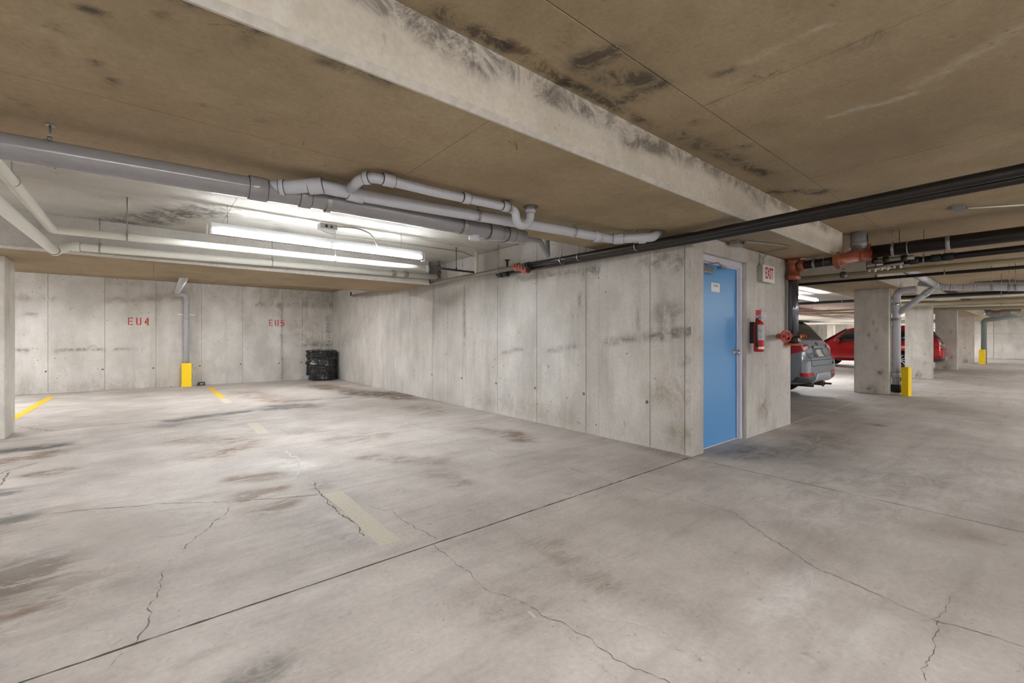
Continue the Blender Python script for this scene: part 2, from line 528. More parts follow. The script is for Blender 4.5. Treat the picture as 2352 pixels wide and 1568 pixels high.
ws(1560, 1000, .16, 0, .55, 1580, 1010); ws(1500, 770, .07, 1, .75, 1590, 760); ws(1520, 720, .16, 1, .45, 1580, 740); ws(1570, 830, .07, 1, .65)
ws(1390, 785, .05, 1, .55, 1480, 775); ws(1260, 805, .04, 1, .55, 1320, 795); ws(1200, 800, .03, 1, .4, 1150, 812)
ws(1190, 640, .06, 1, .55, 1370, 618); ws(1340, 625, .09, 1, .6, 1370, 620); ws(1480, 590, .12, 1, .45, 1560, 600); ws(1330, 680, .04, 1, .5, 1335, 720)
ws(1460, 650, .03, 1, .5, 1465, 760); ws(1066, 660, .035, 1, .6, 1067, 790); ws(996, 650, .03, 0, .6, 996, 790); ws(942, 660, .03, 0, .4, 942, 740)
ws(1310, 960, .15, 0, .3, 1100, 915); ws(1590, 900, .25, 0, .4, 1520, 900); ws(1300, 560, .2, 0, .3, 1590, 600)
ws(1520, 780, .02, 1, .7, 1517, 730)
ws(780, 790, .25, 0, .35, 860, 720)


def wb(px, py, r, ch, k, px2=None, py2=None):
    a = P(px, py, Y=Y0)
    b = P(px2, py2, Y=Y0) if px2 is not None else a
    WB_ST.append((a, b, r, 0, ch, k))


wb(36, 803, .05, 1, .7, 66, 806); wb(130, 806, .035, 1, .75, 190, 803); wb(190, 803, .035, 1, .75, 212, 798); wb(212, 800, .03, 1, .7, 240, 805)
wb(265, 802, .03, 1, .5, 330, 802); wb(375, 803, .02, 1, .6, 415, 804); wb(36, 682, .08, 0, .5, 120, 685); wb(240, 690, .08, 0, .45, 420, 684)
wb(590, 698, .12, 0, .55, 765, 700); wb(600, 675, .3, 0, .35, 765, 680); wb(754, 730, .09, 1, .6, 754, 790); wb(700, 792, .06, 1, .5, 760, 790)
wb(645, 700, .05, 1, .45, 648, 870); wb(36, 900, .25, 0, .3, 360, 885); wb(700, 760, .6, 0, .4, 740, 800); wb(250, 645, .12, 0, .35, 330, 648)
wb(590, 800, .02, 1, .45, 480, 802); wb(60, 720, .04, 1, .6, 82, 724)
WD_ST.append((Vector((6.0, YD, .3)), Vector((6.1, YD, .35)), .2, 0, 0, .6))
WD_ST.append((Vector((5.6, YD, 2.2)), Vector((6.9, YD, 2.25)), .06, 0, 0, .5))


def stain_attr(me, stains, far=False):
    n = len(me.vertices)
    co_ = np.empty(n * 3)
    me.vertices.foreach_get('co', co_)
    co_ = co_.reshape(-1, 3)
    out = np.zeros((n, 4)); out[:, 3] = 1
    if stains:
        # jitter positions with cheap sines for ragged outlines
        x, y, z = co_[:, 0], co_[:, 1], co_[:, 2]
        j = 0.35 * np.sin(9 * x + 3 * np.sin(5 * y) + 4 * z) + 0.35 * np.sin(11 * y + 2.4 * np.sin(7 * x) + 5 * z) + .3 * np.sin(23 * x + 19 * y + 21 * z)
        for a, b, r, _, ch, k in stains:
            a_, b_ = np.array(a), np.array(b)
            ab = b_ - a_
            L2 = max(ab.dot(ab), 1e-9)
            t = np.clip(((co_ - a_) @ ab) / L2, 0, 1)
            d = np.linalg.norm(co_ - (a_ + t[:, None] * ab), axis=1)
            m_ = np.exp(-np.clip(d - .3 * r, 0, None) ** 2 / (0.55 * r * (1 + 0.3 * j)) ** 2 * .8)
            out[:, ch] = np.maximum(out[:, ch], m_ * k)
    at = me.attributes.new('stain', 'FLOAT_COLOR', 'POINT')
    at.data.foreach_set('color', out.astype(np.float32).ravel())


def panel(name, parent, o, u, v, n, lu, lv, th, res, m, stains=None, kind=None, bev=0.006, label=None, jig=0.0):
    """a slab of concrete: front face a fine grid in u,v at o (+n faces the room), thickness th behind it"""
    o, u, v, n = Vector(o), Vector(u), Vector(v), Vector(n)
    if jig:
        o = o + n * random.uniform(-jig, jig)
    nu = max(1, int(round(lu / res))); nv = max(1, int(round(lv / res)))
    vs, fs = [], []
    us = [0] + [bev + (lu - 2 * bev) * i / nu for i in range(nu + 1)] + [lu]
    vv = [0] + [bev + (lv - 2 * bev) * i / nv for i in range(nv + 1)] + [lv]
    A, B = len(us), len(vv)
    for j, b in enumerate(vv):
        for i, a in enumerate(us):
            edge = i in (0, A - 1) or j in (0, B - 1)
            vs.append(o + u * a + v * b - n * (bev if edge else 0))
    for j in range(B - 1):
        for i in range(A - 1):
            fs.append((j * A + i, j * A + i + 1, (j + 1) * A + i + 1, (j + 1) * A + i))
    c = [0, A - 1, (B - 1) * A + A - 1, (B - 1) * A]
    k = len(vs)
    vs += [o + u * a + v * b - n * th for a, b in ((0, 0), (lu, 0), (lu, lv), (0, lv))]
    fs.append((k + 3, k + 2, k + 1, k))
    ring = [list(range(A)), [j * A + A - 1 for j in range(B)], [(B - 1) * A + i for i in reversed(range(A))], [j * A for j in reversed(range(B))]]
    for s_, rg in enumerate(ring):
        fs.append(tuple(reversed(rg)) + (k + s_, k + (s_ + 1) % 4))
    flip = u.cross(v).dot(n) < 0
    if flip:
        fs = [tuple(reversed(f)) for f in fs]
    me = bpy.data.meshes.new(name)
    me.from_pydata([tuple(q) for q in vs], [], fs)
    me.materials.append(m)
    me.update()
    stain_attr(me, stains)
    ob = bpy.data.objects.new(name, me)
    COL.objects.link(ob)
    ob.parent = parent
    return tag(ob, label, None, None, kind)


def core(name, boxes, m, kind='structure', label=None, parent=None):
    b = MB()
    for q in boxes:
        b.box(q[0], q[1])
    o = b.build(name, m, parent, label=label, kind=kind)
    return o


EX, EY, EZ = Vector((1, 0, 0)), Vector((0, 1, 0)), Vector((0, 0, 1))
# ================================================================== FLOOR
floor = core('floor', [((-9, -9, -.3), (39.8, 14.1, -.02))], mat('floor_joint', (0.07, 0.06, 0.05, 1), 0.95, bump=0.2), label='stained grey concrete garage floor with saw-cut joints')
G = 0.009
xs = [-9, -4.5, 4.2, 10, 16, 22, 28, 34, 39.8]
ys = [-9, -4.5, 2.285, 8.35, 13.0, 13.87]
for i in range(len(xs) - 1):
    for j in range(len(ys) - 1):
        x0, x1, y0, y1 = xs[i] + G / 2, xs[i + 1] - G / 2, ys[j] + G / 2, ys[j + 1] - G / 2
        near = -5 < x0 < 10 and y0 > -5
        panel('slab', floor, (x0, y0, 0), EX, EY, EZ, x1 - x0, y1 - y0, .02, .055 if near and x0 < 4.3 else (.09 if near else 1.0), M_FLOOR,
              FL_ST if near else None, bev=.0012)


def ribbon(name, parent, pts, wd, m, z=0.0012, jit=0.03, step=0.06, label=None, kind=None, axis='z', planeX=None):
    """thin ragged strip along a polyline (a crack, a bloom of salt, worn paint)"""
    pts = [Vector(p) for p in pts]
    q = []
    for a, b in zip(pts[:-1], pts[1:]):
        n = max(1, int((b - a).length / step))
        q += [a.lerp(b, k / n) for k in range(n)]
    q.append(pts[-1])
    vs, fs = [], []
    off = 0
    for i, p in enumerate(q):
        t = (q[min(i + 1, len(q) - 1)] - q[max(i - 1, 0)]).normalized()
        s_ = Vector((-t.y, t.x, 0))
        off = off * .7 + random.uniform(-jit, jit)
        ww = wd * random.uniform(.15, 1.4)
        c = p + s_ * off
        for k in (-1, 1):
            vs.append((c.x + s_.x * ww * k / 2, c.y + s_.y * ww * k / 2, z))
    for i in range(len(q) - 1):
        fs.append((2 * i, 2 * i + 1, 2 * i + 3, 2 * i + 2))
    k = len(vs)
    me = bpy.data.meshes.new(name)
    me.from_pydata(vs, [], fs)
    me.materials.append(m)
    o = bpy.data.objects.new(name, me)
    COL.objects.link(o); o.parent = parent
    return tag(o, label, None, None, kind)


def fp(*a):
    return [P(a[i], a[i + 1], Z=0) for i in range(0, len(a), 2)]


for pl, wd in (
    ((843, 1160, 905, 1175, 925, 1195, 960, 1215, 1004, 1238), .006), ((1000, 1250, 1080, 1320, 1130, 1355, 1210, 1385, 1245, 1412, 1320, 1445, 1420, 1520, 1540, 1568), .005),
    ((1560, 1140, 1690, 1178, 1720, 1205, 1800, 1255, 1870, 1300, 2000, 1355, 2150, 1425, 2352, 1482), .006),
    ((1220, 1062, 1300, 1073, 1400, 1105, 1560, 1140), .006),
    ((530, 1165, 505, 1190, 440, 1240, 420, 1262), .008), ((378, 1308, 365, 1355, 357, 1370, 335, 1395, 342, 1415, 330, 1445, 314, 1478), .006), ((280, 1500, 255, 1530), .004),
    ((35, 978, 120, 990), .02), ((120, 990, 210, 978, 330, 968, 440, 955, 560, 940, 640, 935), .014), ((640, 922, 740, 914, 830, 908), .012),
    ((90, 1182, 200, 1170, 300, 1162, 400, 1155, 530, 1152), .009), ((540, 1150, 640, 1145, 730, 1135), .008),
    ((722, 1108, 735, 1130, 755, 1155, 790, 1185, 830, 1210), .012), ((830, 1210, 825, 1225, 838, 1230), .012),
    ((2153, 1425, 2150, 1450, 2140, 1500, 2120, 1560), .004), ((2180, 1370, 2165, 1400, 2153, 1425), .003),
    ((-60, 1110, 20, 1080, 85, 1062), .03), ((20, 1084, 0, 1115), .02), ((250, 1082, 330, 1070), .006),
    ((340, 1235, 420, 1228), .004), ((645, 985, 670, 1000), .006), ((1120, 1030, 1160, 1048, 1200, 1050), .006),
    ):
    ribbon('crack', floor, fp(*pl), min(wd * .75, .012), M_CRACK, jit=.009, step=.02)
ribbon('joint_line', floor, [Vector((x_, 2.285, 0)) for x_ in (-3.5, -1, 0, 1, 2, 3, 4.2)], .011, mat('joint_filler', (0.085, 0.075, 0.062, 1), .95), jit=.0015, step=.05, label='dark saw-cut joint')
ribbon('joint_line', floor, [Vector((4.2, y_, 0)) for y_ in (2.28, 1, -.5, -2)], .006, MATS['joint_filler'], jit=.001, step=.08)
for pl, wd in (
    ((860, 948, 885, 960, 925, 968, 950, 980, 1000, 995, 1040, 1005), .03), ((835, 1000, 880, 990, 925, 975, 935, 970), .035), ((760, 1030, 850, 1010), .015),
    ((655, 1035, 690, 1065, 690, 1090), .03), ((990, 935, 1040, 950, 1085, 955), .02), ((905, 922, 930, 921), .03), ((560, 960, 610, 952), .02), ((700, 922, 760, 915), .02),
    ((378, 1306, 385, 1295, 398, 1280), .01), ((1290, 1068, 1310, 1080), .015), ((840, 1162, 870, 1170), .008), ((1300, 1150, 1425, 1108), .01), ((1400, 1420, 1480, 1440), .02),
    ((70, 975, 125, 985), .04), ((1220, 1400, 1240, 1412), .02),
):
    ribbon('salt_bloom', floor, fp(*pl), wd * .8, M_EFF, z=.0016, jit=.02, step=.03, label='white salt bloom along a crack')


def fline(name, x0, x1, y0, y1, m, label, z=.0022):
    b = MB()
    n = max(2, int((y1 - y0) / .12))
    L_, R_ = [], []
    for i in range(n + 1):
        y = y0 + (y1 - y0) * i / n
        L_.append((x0 + random.uniform(-.006, .006), y)); R_.append((x1 + random.uniform(-.006, .006), y))
    for i in range(n):
        k = len(b.v)
        b.v += [Vector((*L_[i], z)), Vector((*R_[i], z)), Vector((*R_[i + 1], z)), Vector((*L_[i + 1], z))]
        b.f.append((k, k + 1, k + 2, k + 3)); b.m.append(0); b.sm.append(False)
    return b.build(name, m, floor, label=label, fix=False)


fline('painted_line', -1.70, -1.58, 9.3, 13.1, M_YLINE, 'yellow parking line next to the left pillar')
for (a, b_) in ((12.2, 13.1), (11.55, 12.15), (11.0, 11.5), (10.55, 10.95)):
    fline('painted_line', 1.02, 1.13, a, b_, M_YLINE, 'bright yellow stretch of the worn parking line')
for (a, b_) in ((9.7, 10.45), (2.45, 3.55), (6.3, 7.2)):
    fline('painted_line', 1.02, 1.15, a, b_, M_OLDY, 'faded yellow stretch of the worn parking line', z=.0014)
b = MB()
for q in (((247, 1476), (250, 1449), (263, 1447), (257, 1474)), ((252, 1476), (272, 1466), (275, 1471), (256, 1481))):
    k = len(b.v)
    b.v += [Vector((*P(*c, Z=0).xy, .0018 + .0003 * (k // 4))) for c in q]; b.f.append((k, k + 1, k + 2, k + 3)); b.m.append(0); b.sm.append(False)
b.build('paint_remnant', M_OLDY, floor, label='small pale scrap of old paint near the joint', fix=False, kind='stuff')

# ================================================================== WALLS
TP = .02
# --- back wall
wall_back = core('wall_back', [((-9, Y0 + TP, 0), (39.8, Y0 + .3, ZS))], M_WJOINT, label='concrete back wall with red stencilled bay numbers')
bx = [-9, -7.9, -6.7, -5.5, -4.3, -3.3, -2.4]
bx = [-9 + .95 * i for i in range(7)]
jb = [XonY(x, Y0) for x in (110.2, 240.8, 358.2, 462.7, 557.1, 648, 694.9, 740.4)]
st0 = jb[1] - jb[0]
left = []
x = jb[0] - st0
while x > -9:
    left.append(x); x -= st0
edges = [-9] + left[::-1] + jb + [XS]
for a, b_ in zip(edges[:-1], edges[1:]):
    if b_ - a < .02: continue
    panel('panel', wall_back, (a + .002, Y0, 0), EX, EZ, -EY, b_ - a - .004, ZS, TP, .06, M_WALL, WB_ST, jig=.0015, bev=.003)
# narrow filler strip beside EU5
x = XB
while x < 39.6:
    panel('panel', wall_back, (x + .004, Y0, 0), EX, EZ, -EY, min(2.72, 39.8 - x) - .008, ZS, TP, 1.0, M_WALL)
    x += 2.72
# --- side wall (right side of the bay)
wall_right = core('wall_right', [((XS + TP, YD + .2, 0), (XS + .2, Y2, ZB1 - .01)), ((XS + TP, Y2, 0), (XS + .2, Y0, ZS))], M_WJOINT,
                  label='long concrete side wall of the parking bay with pipe along its top')
jy = sorted(YonX(x, XS) for x in (1493.1, 1346.1, 1232.9, 1142.6, 1069, 1062.7, 1028.8, 993.4, 941.2, 904.9, 867.8, 836, 806))
jy = [YD + .09] + jy + [Y0]
cuts = sorted(set([round(q, 4) for q in jy] + []))
cuts = [YD] + cuts
for a, b_ in zip(cuts[:-1], cuts[1:]):
    for (s0, s1, top) in ((a, min(b_, Y2), ZB1 - .005), (max(a, Y2), b_, ZS)):
        if s1 - s0 > .01:
            g0 = .003 if s0 == a else 0; g1 = .003 if s1 == b_ else 0
            panel('panel', wall_right, (XS, s0 + g0, 0), EY, EZ, -EX, s1 - s0 - g0 - g1, top, TP, .05, M_WALL, WS_ST, jig=.0015 if (s0 == a and s1 == b_) else 0, bev=.003 if s1 - s0 > .03 else .0015)
# --- tie holes
tie = MB().lathe([(.0, 0), (.012, .0), (.02, .002)], n=12).build('tie_hole', M_CRACK, wall_right, label='round grey tie hole beside a joint')
tie.rotation_euler = (0, math.pi / 2, 0)
tp = [P(x, y, X=XS) for x, y in ((1486, 923), (1341, 904), (1229, 891), (1139.5, 880), (1060, 868), (992, 860))]
tie.location = (XS - .003, tp[0].y, tp[0].z)
for q in tp[1:]:
    c = tie.copy(); COL.objects.link(c); c.parent = wall_right; c.location = (XS - .003, q.y, q.z)
for x, y in ((105, 853), (236, 848), (352, 845), (459, 840), (553, 836), (641, 834), (692, 832)):
    q = P(x, y, Y=Y0)
    c = tie.copy(); COL.objects.link(c); c.parent = wall_back; c.rotation_euler = (math.pi / 2, 0, 0); c.location = (q.x, Y0 - .003, q.z)
# --- door wall
OX0, OX1, OZ = 4.48, 5.53, 2.125
wall_front = core('wall_front', [((XS + TP, YD + TP, 0), (OX0 - .0, YD + .2, ZB1 - .01)), ((OX1, YD + TP, 0), (XB, YD + .2, ZB1 - .01)),
                                 ((OX0, YD + TP, OZ), (OX1, YD + .2, ZB1 - .01)), ((XB - .2, YD + .2, 0), (XB - TP, Y2, ZB1 - .01)), ((XB - .2, Y2, 0), (XB - TP, Y0, ZS))],
                  M_COLM, label='short concrete wall holding the blue exit door')
panel('panel', wall_front, (XS, YD, 0), EX, EZ, -EY, OX0 - XS, ZB1 - .005, TP, .06, M_WALL, WD_ST, bev=.004)
panel('panel', wall_front, (OX0 + .002, YD, OZ), EX, EZ, -EY, OX1 - OX0 - .004, ZB1 - .005 - OZ, TP, .06, M_WALL, WD_ST, bev=.004)
panel('panel', wall_front, (OX1, YD, 0), EX, EZ, -EY, 6.1 - OX1, ZB1 - .005, TP, .06, M_WALL, WD_ST, bev=.004)
panel('panel', wall_front, (6.103, YD, 0), EX, EZ, -EY, XB - 6.103, ZB1 - .005, TP, .06, M_WALL, WD_ST, bev=.003)
for a, b_, t in ((YD, Y2, ZB1 - .005), (Y2, Y0, ZS)):
    panel('panel', wall_front, (XB, a + .003, 0), EY, EZ, EX, b_ - a - .006, t, TP, .5, M_WALL)
# --- other walls
wall_far = core('wall_far', [((39.62, -9, 0), (39.9, Y0, ZS))], M_WJOINT, label='far concrete end wall of the garage')
y = -9
while y < Y0:
    yy = min(1.83, Y0 - y)
    panel('panel', wall_far, (39.6, y + .006, 0), EY, EZ, -EX, yy - .012, 1.5, TP, 1, M_WALL)
    panel('panel', wall_far, (39.6, y + .006, 1.51), EY, EZ, -EX, yy - .012, ZS - 1.51, TP, 1, M_WALL)
    y += 1.83
wall_left = core('wall_left', [((-9.3, -9, 0), (-9, Y0 + .3, ZS))], M_WALL, label='left concrete wall outside the view')
wall_near = core('wall_near', [((-9.3, -9.3, 0), (39.9, -9, ZS))], M_WALL, label='concrete wall behind the camera')

# ================================================================== CEILING
ceiling = core('ceiling', [((-9.3, -9.3, ZS + .02), (39.9, Y0 + .3, ZS + .3))], M_JOINT, label='brown concrete slab ceiling with formwork seams')


def cpanels(xs_, ys_, z, parent, m, res, st_, bev=.002, jig=.0015):
    for i in range(len(xs_) - 1):
        for j in range(len(ys_) - 1):
            x0, x1, y0, y1 = xs_[i] + .0018, xs_[i + 1] - .0018, ys_[j] + .0018, ys_[j + 1] - .0018
            panel('panel', parent, (x0, y0, z), EX, EY, -EZ, x1 - x0, y1 - y0, .019, res, m, st_, bev=bev, jig=jig)


# slab in front of the first beam
cpanels([-9, -5, -2.7, -.26, 2.18, 3.85, 5.3, 6.9, 9.3, 12], [1.33, Y1 + .0035], ZS, ceiling, M_CEIL, .035, CE_ST, jig=0)
cpanels([-9, -4.7, -2.27, .17, 2.61, 4.51, 6.95, 9.4, 11.8], [-1.1, 1.33], ZS, ceiling, M_CEIL, .05, CE_ST)
cpanels([-9, -3, 0, 3, 6, 9, 11.8], [-9, -6, -3.54, -1.1], ZS, ceiling, M_CEIL, 1, None)
xs2 = [11.8 + 2.44 * i for i in range(12)]
cpanels([q for q in xs2 if q < 39.6] + [39.8], [-9, -5, -1.1, 1.7], ZS, ceiling, M_CEIL, 1.2, None)
# recess beyond the block (pipes cross it)
cpanels([7.22, 8.7, 10.2], [Y1, Y2, 5.5, Y3], ZS, ceiling, M_CEIL, .5, None)
# parking bay between beams
cpanels([3.965, 4.26], [Y3, Y4], ZS, ceiling, M_BAY, .3, None)
cpanels([-9, -4.2, -1.2, .65, 2.49, 4.26], [Y2, 5.68, Y3], ZS, ceiling, M_BAY, .06, CE_ST)
cpanels([-9, -4.2, -1.2, 1.2, 4.26], [Y4, 11.4, Y0], ZS, ceiling, M_CEIL, .3, None)
cpanels([10.2, 14, 18, 22, 26, 30, 34, 39.8], [3.2, 5.5, Y3], ZS, ceiling, M_BAY, 1, None)
cpanels([6.98, 14, 18, 22, 26, 30, 34, 39.8], [Y3, 10.5, Y0], ZS, ceiling, M_BAY, 1, None)


def beam(x0, x1, y0, y1, z, label, seams, ys_, fm=M_BEAMF, um=M_CEIL, res=.05, ends=True):
    ob = core('beam', [((x0 + .02, y0 + .02, z + .02), (x1 - .02, y1 - .02, ZS + .02))], M_JOINT, None, label, ceiling)
    ch = .028   # bright chamfered edge
    h = ZS - z - ch
    panel('face', ob, (x0, y0, z + ch), EX, EZ, -EY, x1 - x0, h, .019, res, fm, BF_ST if y0 == Y1 else None, bev=.001)
    panel('face', ob, (x0, y1, z + .002), EX, EZ, EY, x1 - x0, ZS - z - .002, .019, .3, fm, None, bev=.002)
    b = MB()
    b.prism([(0, 0), (ch * .8, -ch), (ch * .8 + .012, -ch), (ch * .8 + .012, .0)], (x0, y0, z + ch), (0, 1, 0), (0, 0, 1), (x1 - x0, 0, 0))
    o = b.build('chamfer', mat('chamfer_concrete', (0.60, 0.575, 0.52, 1), .8, bump=.5, bscale=25, var=.25), ob, label='bright chamfered lower edge')
    if ends:
        panel('face', ob, (x1, y0, z + .002), EY, EZ, EX, y1 - y0, ZS - z - .002, .019, .2, fm, None, bev=.002)
        panel('face', ob, (x0, y0, z + .002), EY, EZ, -EX, y1 - y0, ZS - z - .002, .019, .2, fm, None, bev=.002)
    for i in range(len(seams) - 1):
        for j in range(len(ys_) - 1):
            a = ys_[j] + (ch * .8 + .0125 if j == 0 else .002)
            panel('soffit', ob, (seams[i] + .0015, a, z), EX, EY, -EZ, seams[i + 1] - seams[i] - .003, ys_[j + 1] - .0015 - a, .019, res, um, CE_ST if z == ZB1 else None, bev=.0015)
    return ob


beam(-9, 7.2, Y1, Y2, ZB1, 'wide concrete beam crossing above the camera', [-9, -6.02, -3.58, -1.14, 1.30, 3.74, 6.18, 7.2], [Y1, 2.70, Y2], res=.04)
beam(-9, 3.96, Y3, Y4, ZB2, 'second concrete beam near the back wall', [-9, -6, -3, 0, 3, 3.96], [Y3, Y4], fm=M_BAY, res=.08)
beam(10.2, 39.5, 1.95, 3.2, ZB1, 'concrete beam carried by the row of columns', [10.2, 13, 16, 19, 22, 25, 28, 31, 34, 39.5], [1.95, 3.2], um=M_CEIL, res=.5)
beam(6.99, 39.5, Y3, Y4, ZB2 + .1, 'concrete beam behind the parked cars', [6.99, 12, 18, 24, 30, 39.5], [Y3, Y4], fm=M_BAY, um=M_BAY, res=1)


# ================================================================== COLUMNS
def column(x0, y0, top, label, w=.28, d=.61, px=None):
    st = [(Vector((x0, y0 + .3, .1)), Vector((x0 + .1, y0 + .3, .04)), .12, 0, 1, .6)] + [
        (Vector((x0, y0 + random.uniform(.05, .55), random.uniform(.6, 2.1))),) * 2 + (.025, 0, 1, .8) for _ in range(9)]
    st += [(Vector((x0, y0 + .15, .45)),) * 2 + (.06, 0, 1, .8)]
    b = MB()
    b.box((x0, y0, 0), (x0 + w, y0 + d, top))
    ob = b.build('column', M_COLM, None, label, 'column', 'concrete columns of the garage', bevel=.012, loc=Vector((x0, y0, 0)))
    bm = bmesh.new(); bm.from_mesh(ob.data)
    bmesh.ops.subdivide_edges(bm, edges=[e for e in bm.edges if e.calc_length() > .2], cuts=24, use_grid_fill=True)
    bm.to_mesh(ob.data); bm.free()
    stt = [(a - Vector((x0, y0, 0)), b_ - Vector((x0, y0, 0)), r, q, c, k) for a, b_, r, q, c, k in st]
    stain_attr(ob.data, stt)
    return ob


column(-1.66, 7.91, ZB2, 'pale concrete pillar cut by the left edge of the photo, beside the yellow line', .28, .5)
column(12.25, 2.13, ZB1, 'nearest concrete column on the right, with the grey drain pipe at its side')
column(17.9, 2.13, ZB1, 'second concrete column on the right, between the two parts of the red car')
column(23.8, 2.13, ZB1, 'third concrete column on the right, directly behind the red car tail')
column(31.0, 2.2, ZB1, 'last pale concrete column on the right, before the far end wall')

# ================================================================== DOOR
door = empty('door_1', (4.53, 2.36, 0), 'blue steel exit door in a pale frame', kind='structure')
fr = MB()
FY0, FY1 = YD + .045, YD + .17
fw = .05
# stepped hollow metal frame: outer face, throat and stop
fr.box((OX0, FY0, 0), (OX0 + fw, FY1, OZ - .005)); fr.box((OX1 - .018 - fw, FY0, 0), (OX1 - .018, FY1, OZ - .005))
fr.box((OX0 + fw, FY0, OZ - .075), (OX1 - .018 - fw, FY1, OZ - .005))
fr.box((OX0 + fw, FY0 + .07, 0), (OX0 + fw + .016, FY1, OZ - .09)); fr.box((OX1 - .034 - fw, FY0 + .03, 0), (OX1 - .018 - fw, FY0 + .04, OZ - .09))
fr.box((OX0 + fw, FY0 + .03, OZ - .09), (OX1 - .018 - fw, FY0 + .04, OZ - .075))
fr.build('door_frame', M_FRAME, door, bevel=.003, label='pale lilac steel frame')
LX0, LX1, LY, LZ = OX0 + fw + .004, OX1 - .018 - fw - .004, FY0 + .045, OZ - .08
MB().box((LX0, LY, .012), (LX1, LY + .044, LZ)).build('leaf', M_BLUE, door, bevel=.002)
MB().box((LX0, LY - .012, .002), (LX1, LY + .05, .011)).build('threshold', M_FRAME, door)
kb = MB()
kc = P(1684, 808, Y=LY)
kx = LX1 - .062
kb.lathe([(.0, 0), (.034, 0), (.034, -.006), (.026, -.012), (.013, -.014), (.013, -.03), (.022, -.036), (.028, -.048), (.027, -.060), (.018, -.068), (.0, -.07)], n=20, axis='y', o=(kx, LY, kc.z))
kb.build('door_knob', M_CHROME, door, label='round chrome knob')
cz = LZ - .085
cb = MB()
cb.box((LX0 + .02, LY - .055, cz - .035), (LX0 + .25, LY - .001, cz + .03))
cb.cyl((LX0 + .06, LY - .03, cz + .03), (LX0 + .06, LY - .03, cz + .05), .014)
cl_o = cb.build('door_closer', M_GALV, door, bevel=.004, label='silver door closer box')
ab = MB()
ab.tube([(LX0 + .06, LY - .03, cz + .047), (LX0 + .12, LY - .16, cz + .055), (LX0 + .5, LY - .035, OZ - .10)], .009, 8)
ab.box((LX0 + .45, LY - .05, OZ - .12), (LX0 + .56, LY - .012, OZ - .095))
ab.build('closer_arm', M_GALV, cl_o)
sg = P(1643, 660, Y=LY)
MB().box((sg.x - .10, LY - .004, sg.z - .05), (sg.x + .10, LY, sg.z + .05)).build('door_sign', M_WHITE, door, bevel=.0015, label='small white sign plate')
def text_obj(name, body, size, mat_, parent, loc, rot, sx=1.0, ext=.0008, align='CENTER', bold=0.0):
    cu = bpy.data.curves.new(name, 'FONT')
    cu.body = body; cu.size = size; cu.extrude = ext; cu.align_x = align; cu.align_y = 'CENTER'; cu.resolution_u = 3
    cu.offset = bold
    tmp = bpy.data.objects.new(name + '_tmp', cu)
    COL.objects.link(tmp)
    me = bpy.data.meshes.new_from_object(tmp)
    bpy.data.objects.remove(tmp); bpy.data.curves.remove(cu)
    me.materials.clear(); me.materials.append(mat_)
    o = bpy.data.objects.new(name, me)
    COL.objects.link(o)
    M_ = Matrix.Translation(Vector(loc)) @ rot.to_4x4() @ Matrix.Diagonal((sx, 1, 1, 1))
    me.transform(M_)
    if parent:
        o.parent = parent
        if parent.location.length > 0:
            o.matrix_parent_inverse = Matrix.Translation(parent.location).inverted()
    return o
RY = Matrix(((1, 0, 0), (0, 0, -1), (0, 1, 0)))         # text facing -Y
text_obj('sign_lettering', 'STAIRS', .038, mat('grey_print', rgb(150, 150, 155), .6), bpy.data.objects['door_sign'], (sg.x, LY - .005, sg.z + .018), RY)

# ================================================================== EXIT SIGN
XE0, XE1 = P(1753, 640, Y=YD - .07).x, P(1778, 640, Y=YD - .07).x
ze1, ze0 = P(1753, 607, Y=YD - .07).z, P(1753, 646, Y=YD - .07).z
ex = empty('exit_sign', ((XE0 + XE1) / 2, YD, ze0), 'white exit sign box with red letters high on the wall beside the door', 'sign')
MB().box((XE0, YD - .062, ze0 + .005), (XE1, YD - .001, ze1 - .005)).build('housing', mat('grey_sign_box', rgb(168, 168, 160), .5), ex, bevel=.004)
MB().box((XE0 - .003, YD - .075, ze0), (XE1 + .003, YD - .062, ze1)).build('face', M_WHITE, ex, bevel=.003)
text_obj('lettering', 'EXIT', .20, M_RED, ex, ((XE0 + XE1) / 2, YD - .0765, (ze0 + ze1) / 2), RY, sx=.60, bold=.002)
cd = MB()
jb1 = P(1700, 557, Z=ZB1 - .03)
cp = [P(1712, 555, Z=ZB1 - .02), P(1780, 561, Z=ZB1 - .012), P(1815, 567, Z=ZB1 - .012), P(1800, 573, Z=ZB1 - .012), P(1775, 577, Z=ZB1 - .012)]
top = Vector(((XE0 + XE1) / 2 - .06, YD - .03, ze1 - .005))
cd.tube(cp + [Vector((top.x, top.y, ZB1 - .06)), top], .007, 8, fil=.06)
cd.tube([Vector((top.x - .06, YD - .012, ZB1 - .03)), Vector((top.x - .06, YD - .012, ze1))], .005, 8)
cd.build('conduit', M_GALV, ex, label='thin metal conduit looping to the ceiling')


def junction_box(px, py, z, label, s=(.17, .1, .05), rz=0):
    p = P(px, py, Z=z - .03)
    e = empty('junction_box', (p.x, p.y, z - s[2]), label, 'junction box', 'ceiling junction boxes')
    MB().box((p.x - s[0] / 2, p.y - s[1] / 2, z - s[2] + .004), (p.x + s[0] / 2, p.y + s[1] / 2, z)).build('box', M_GALV, e, bevel=.003)
    MB().box((p.x - s[0] / 2 - .002, p.y - s[1] / 2 - .002, z - s[2]), (p.x + s[0] / 2 + .002, p.y + s[1] / 2 + .002, z - s[2] + .004)).build('cover', M_GALV, e)
    kk = MB()
    for dx in (-.03, .03):
        MB().lathe([(.0, 0), (.016, 0), (.018, .002)], n=12, axis='y', o=(p.x + dx, p.y - s[1] / 2 - .002, z - s[2] / 2)).build('knockout', M_DARK, e)
    return p


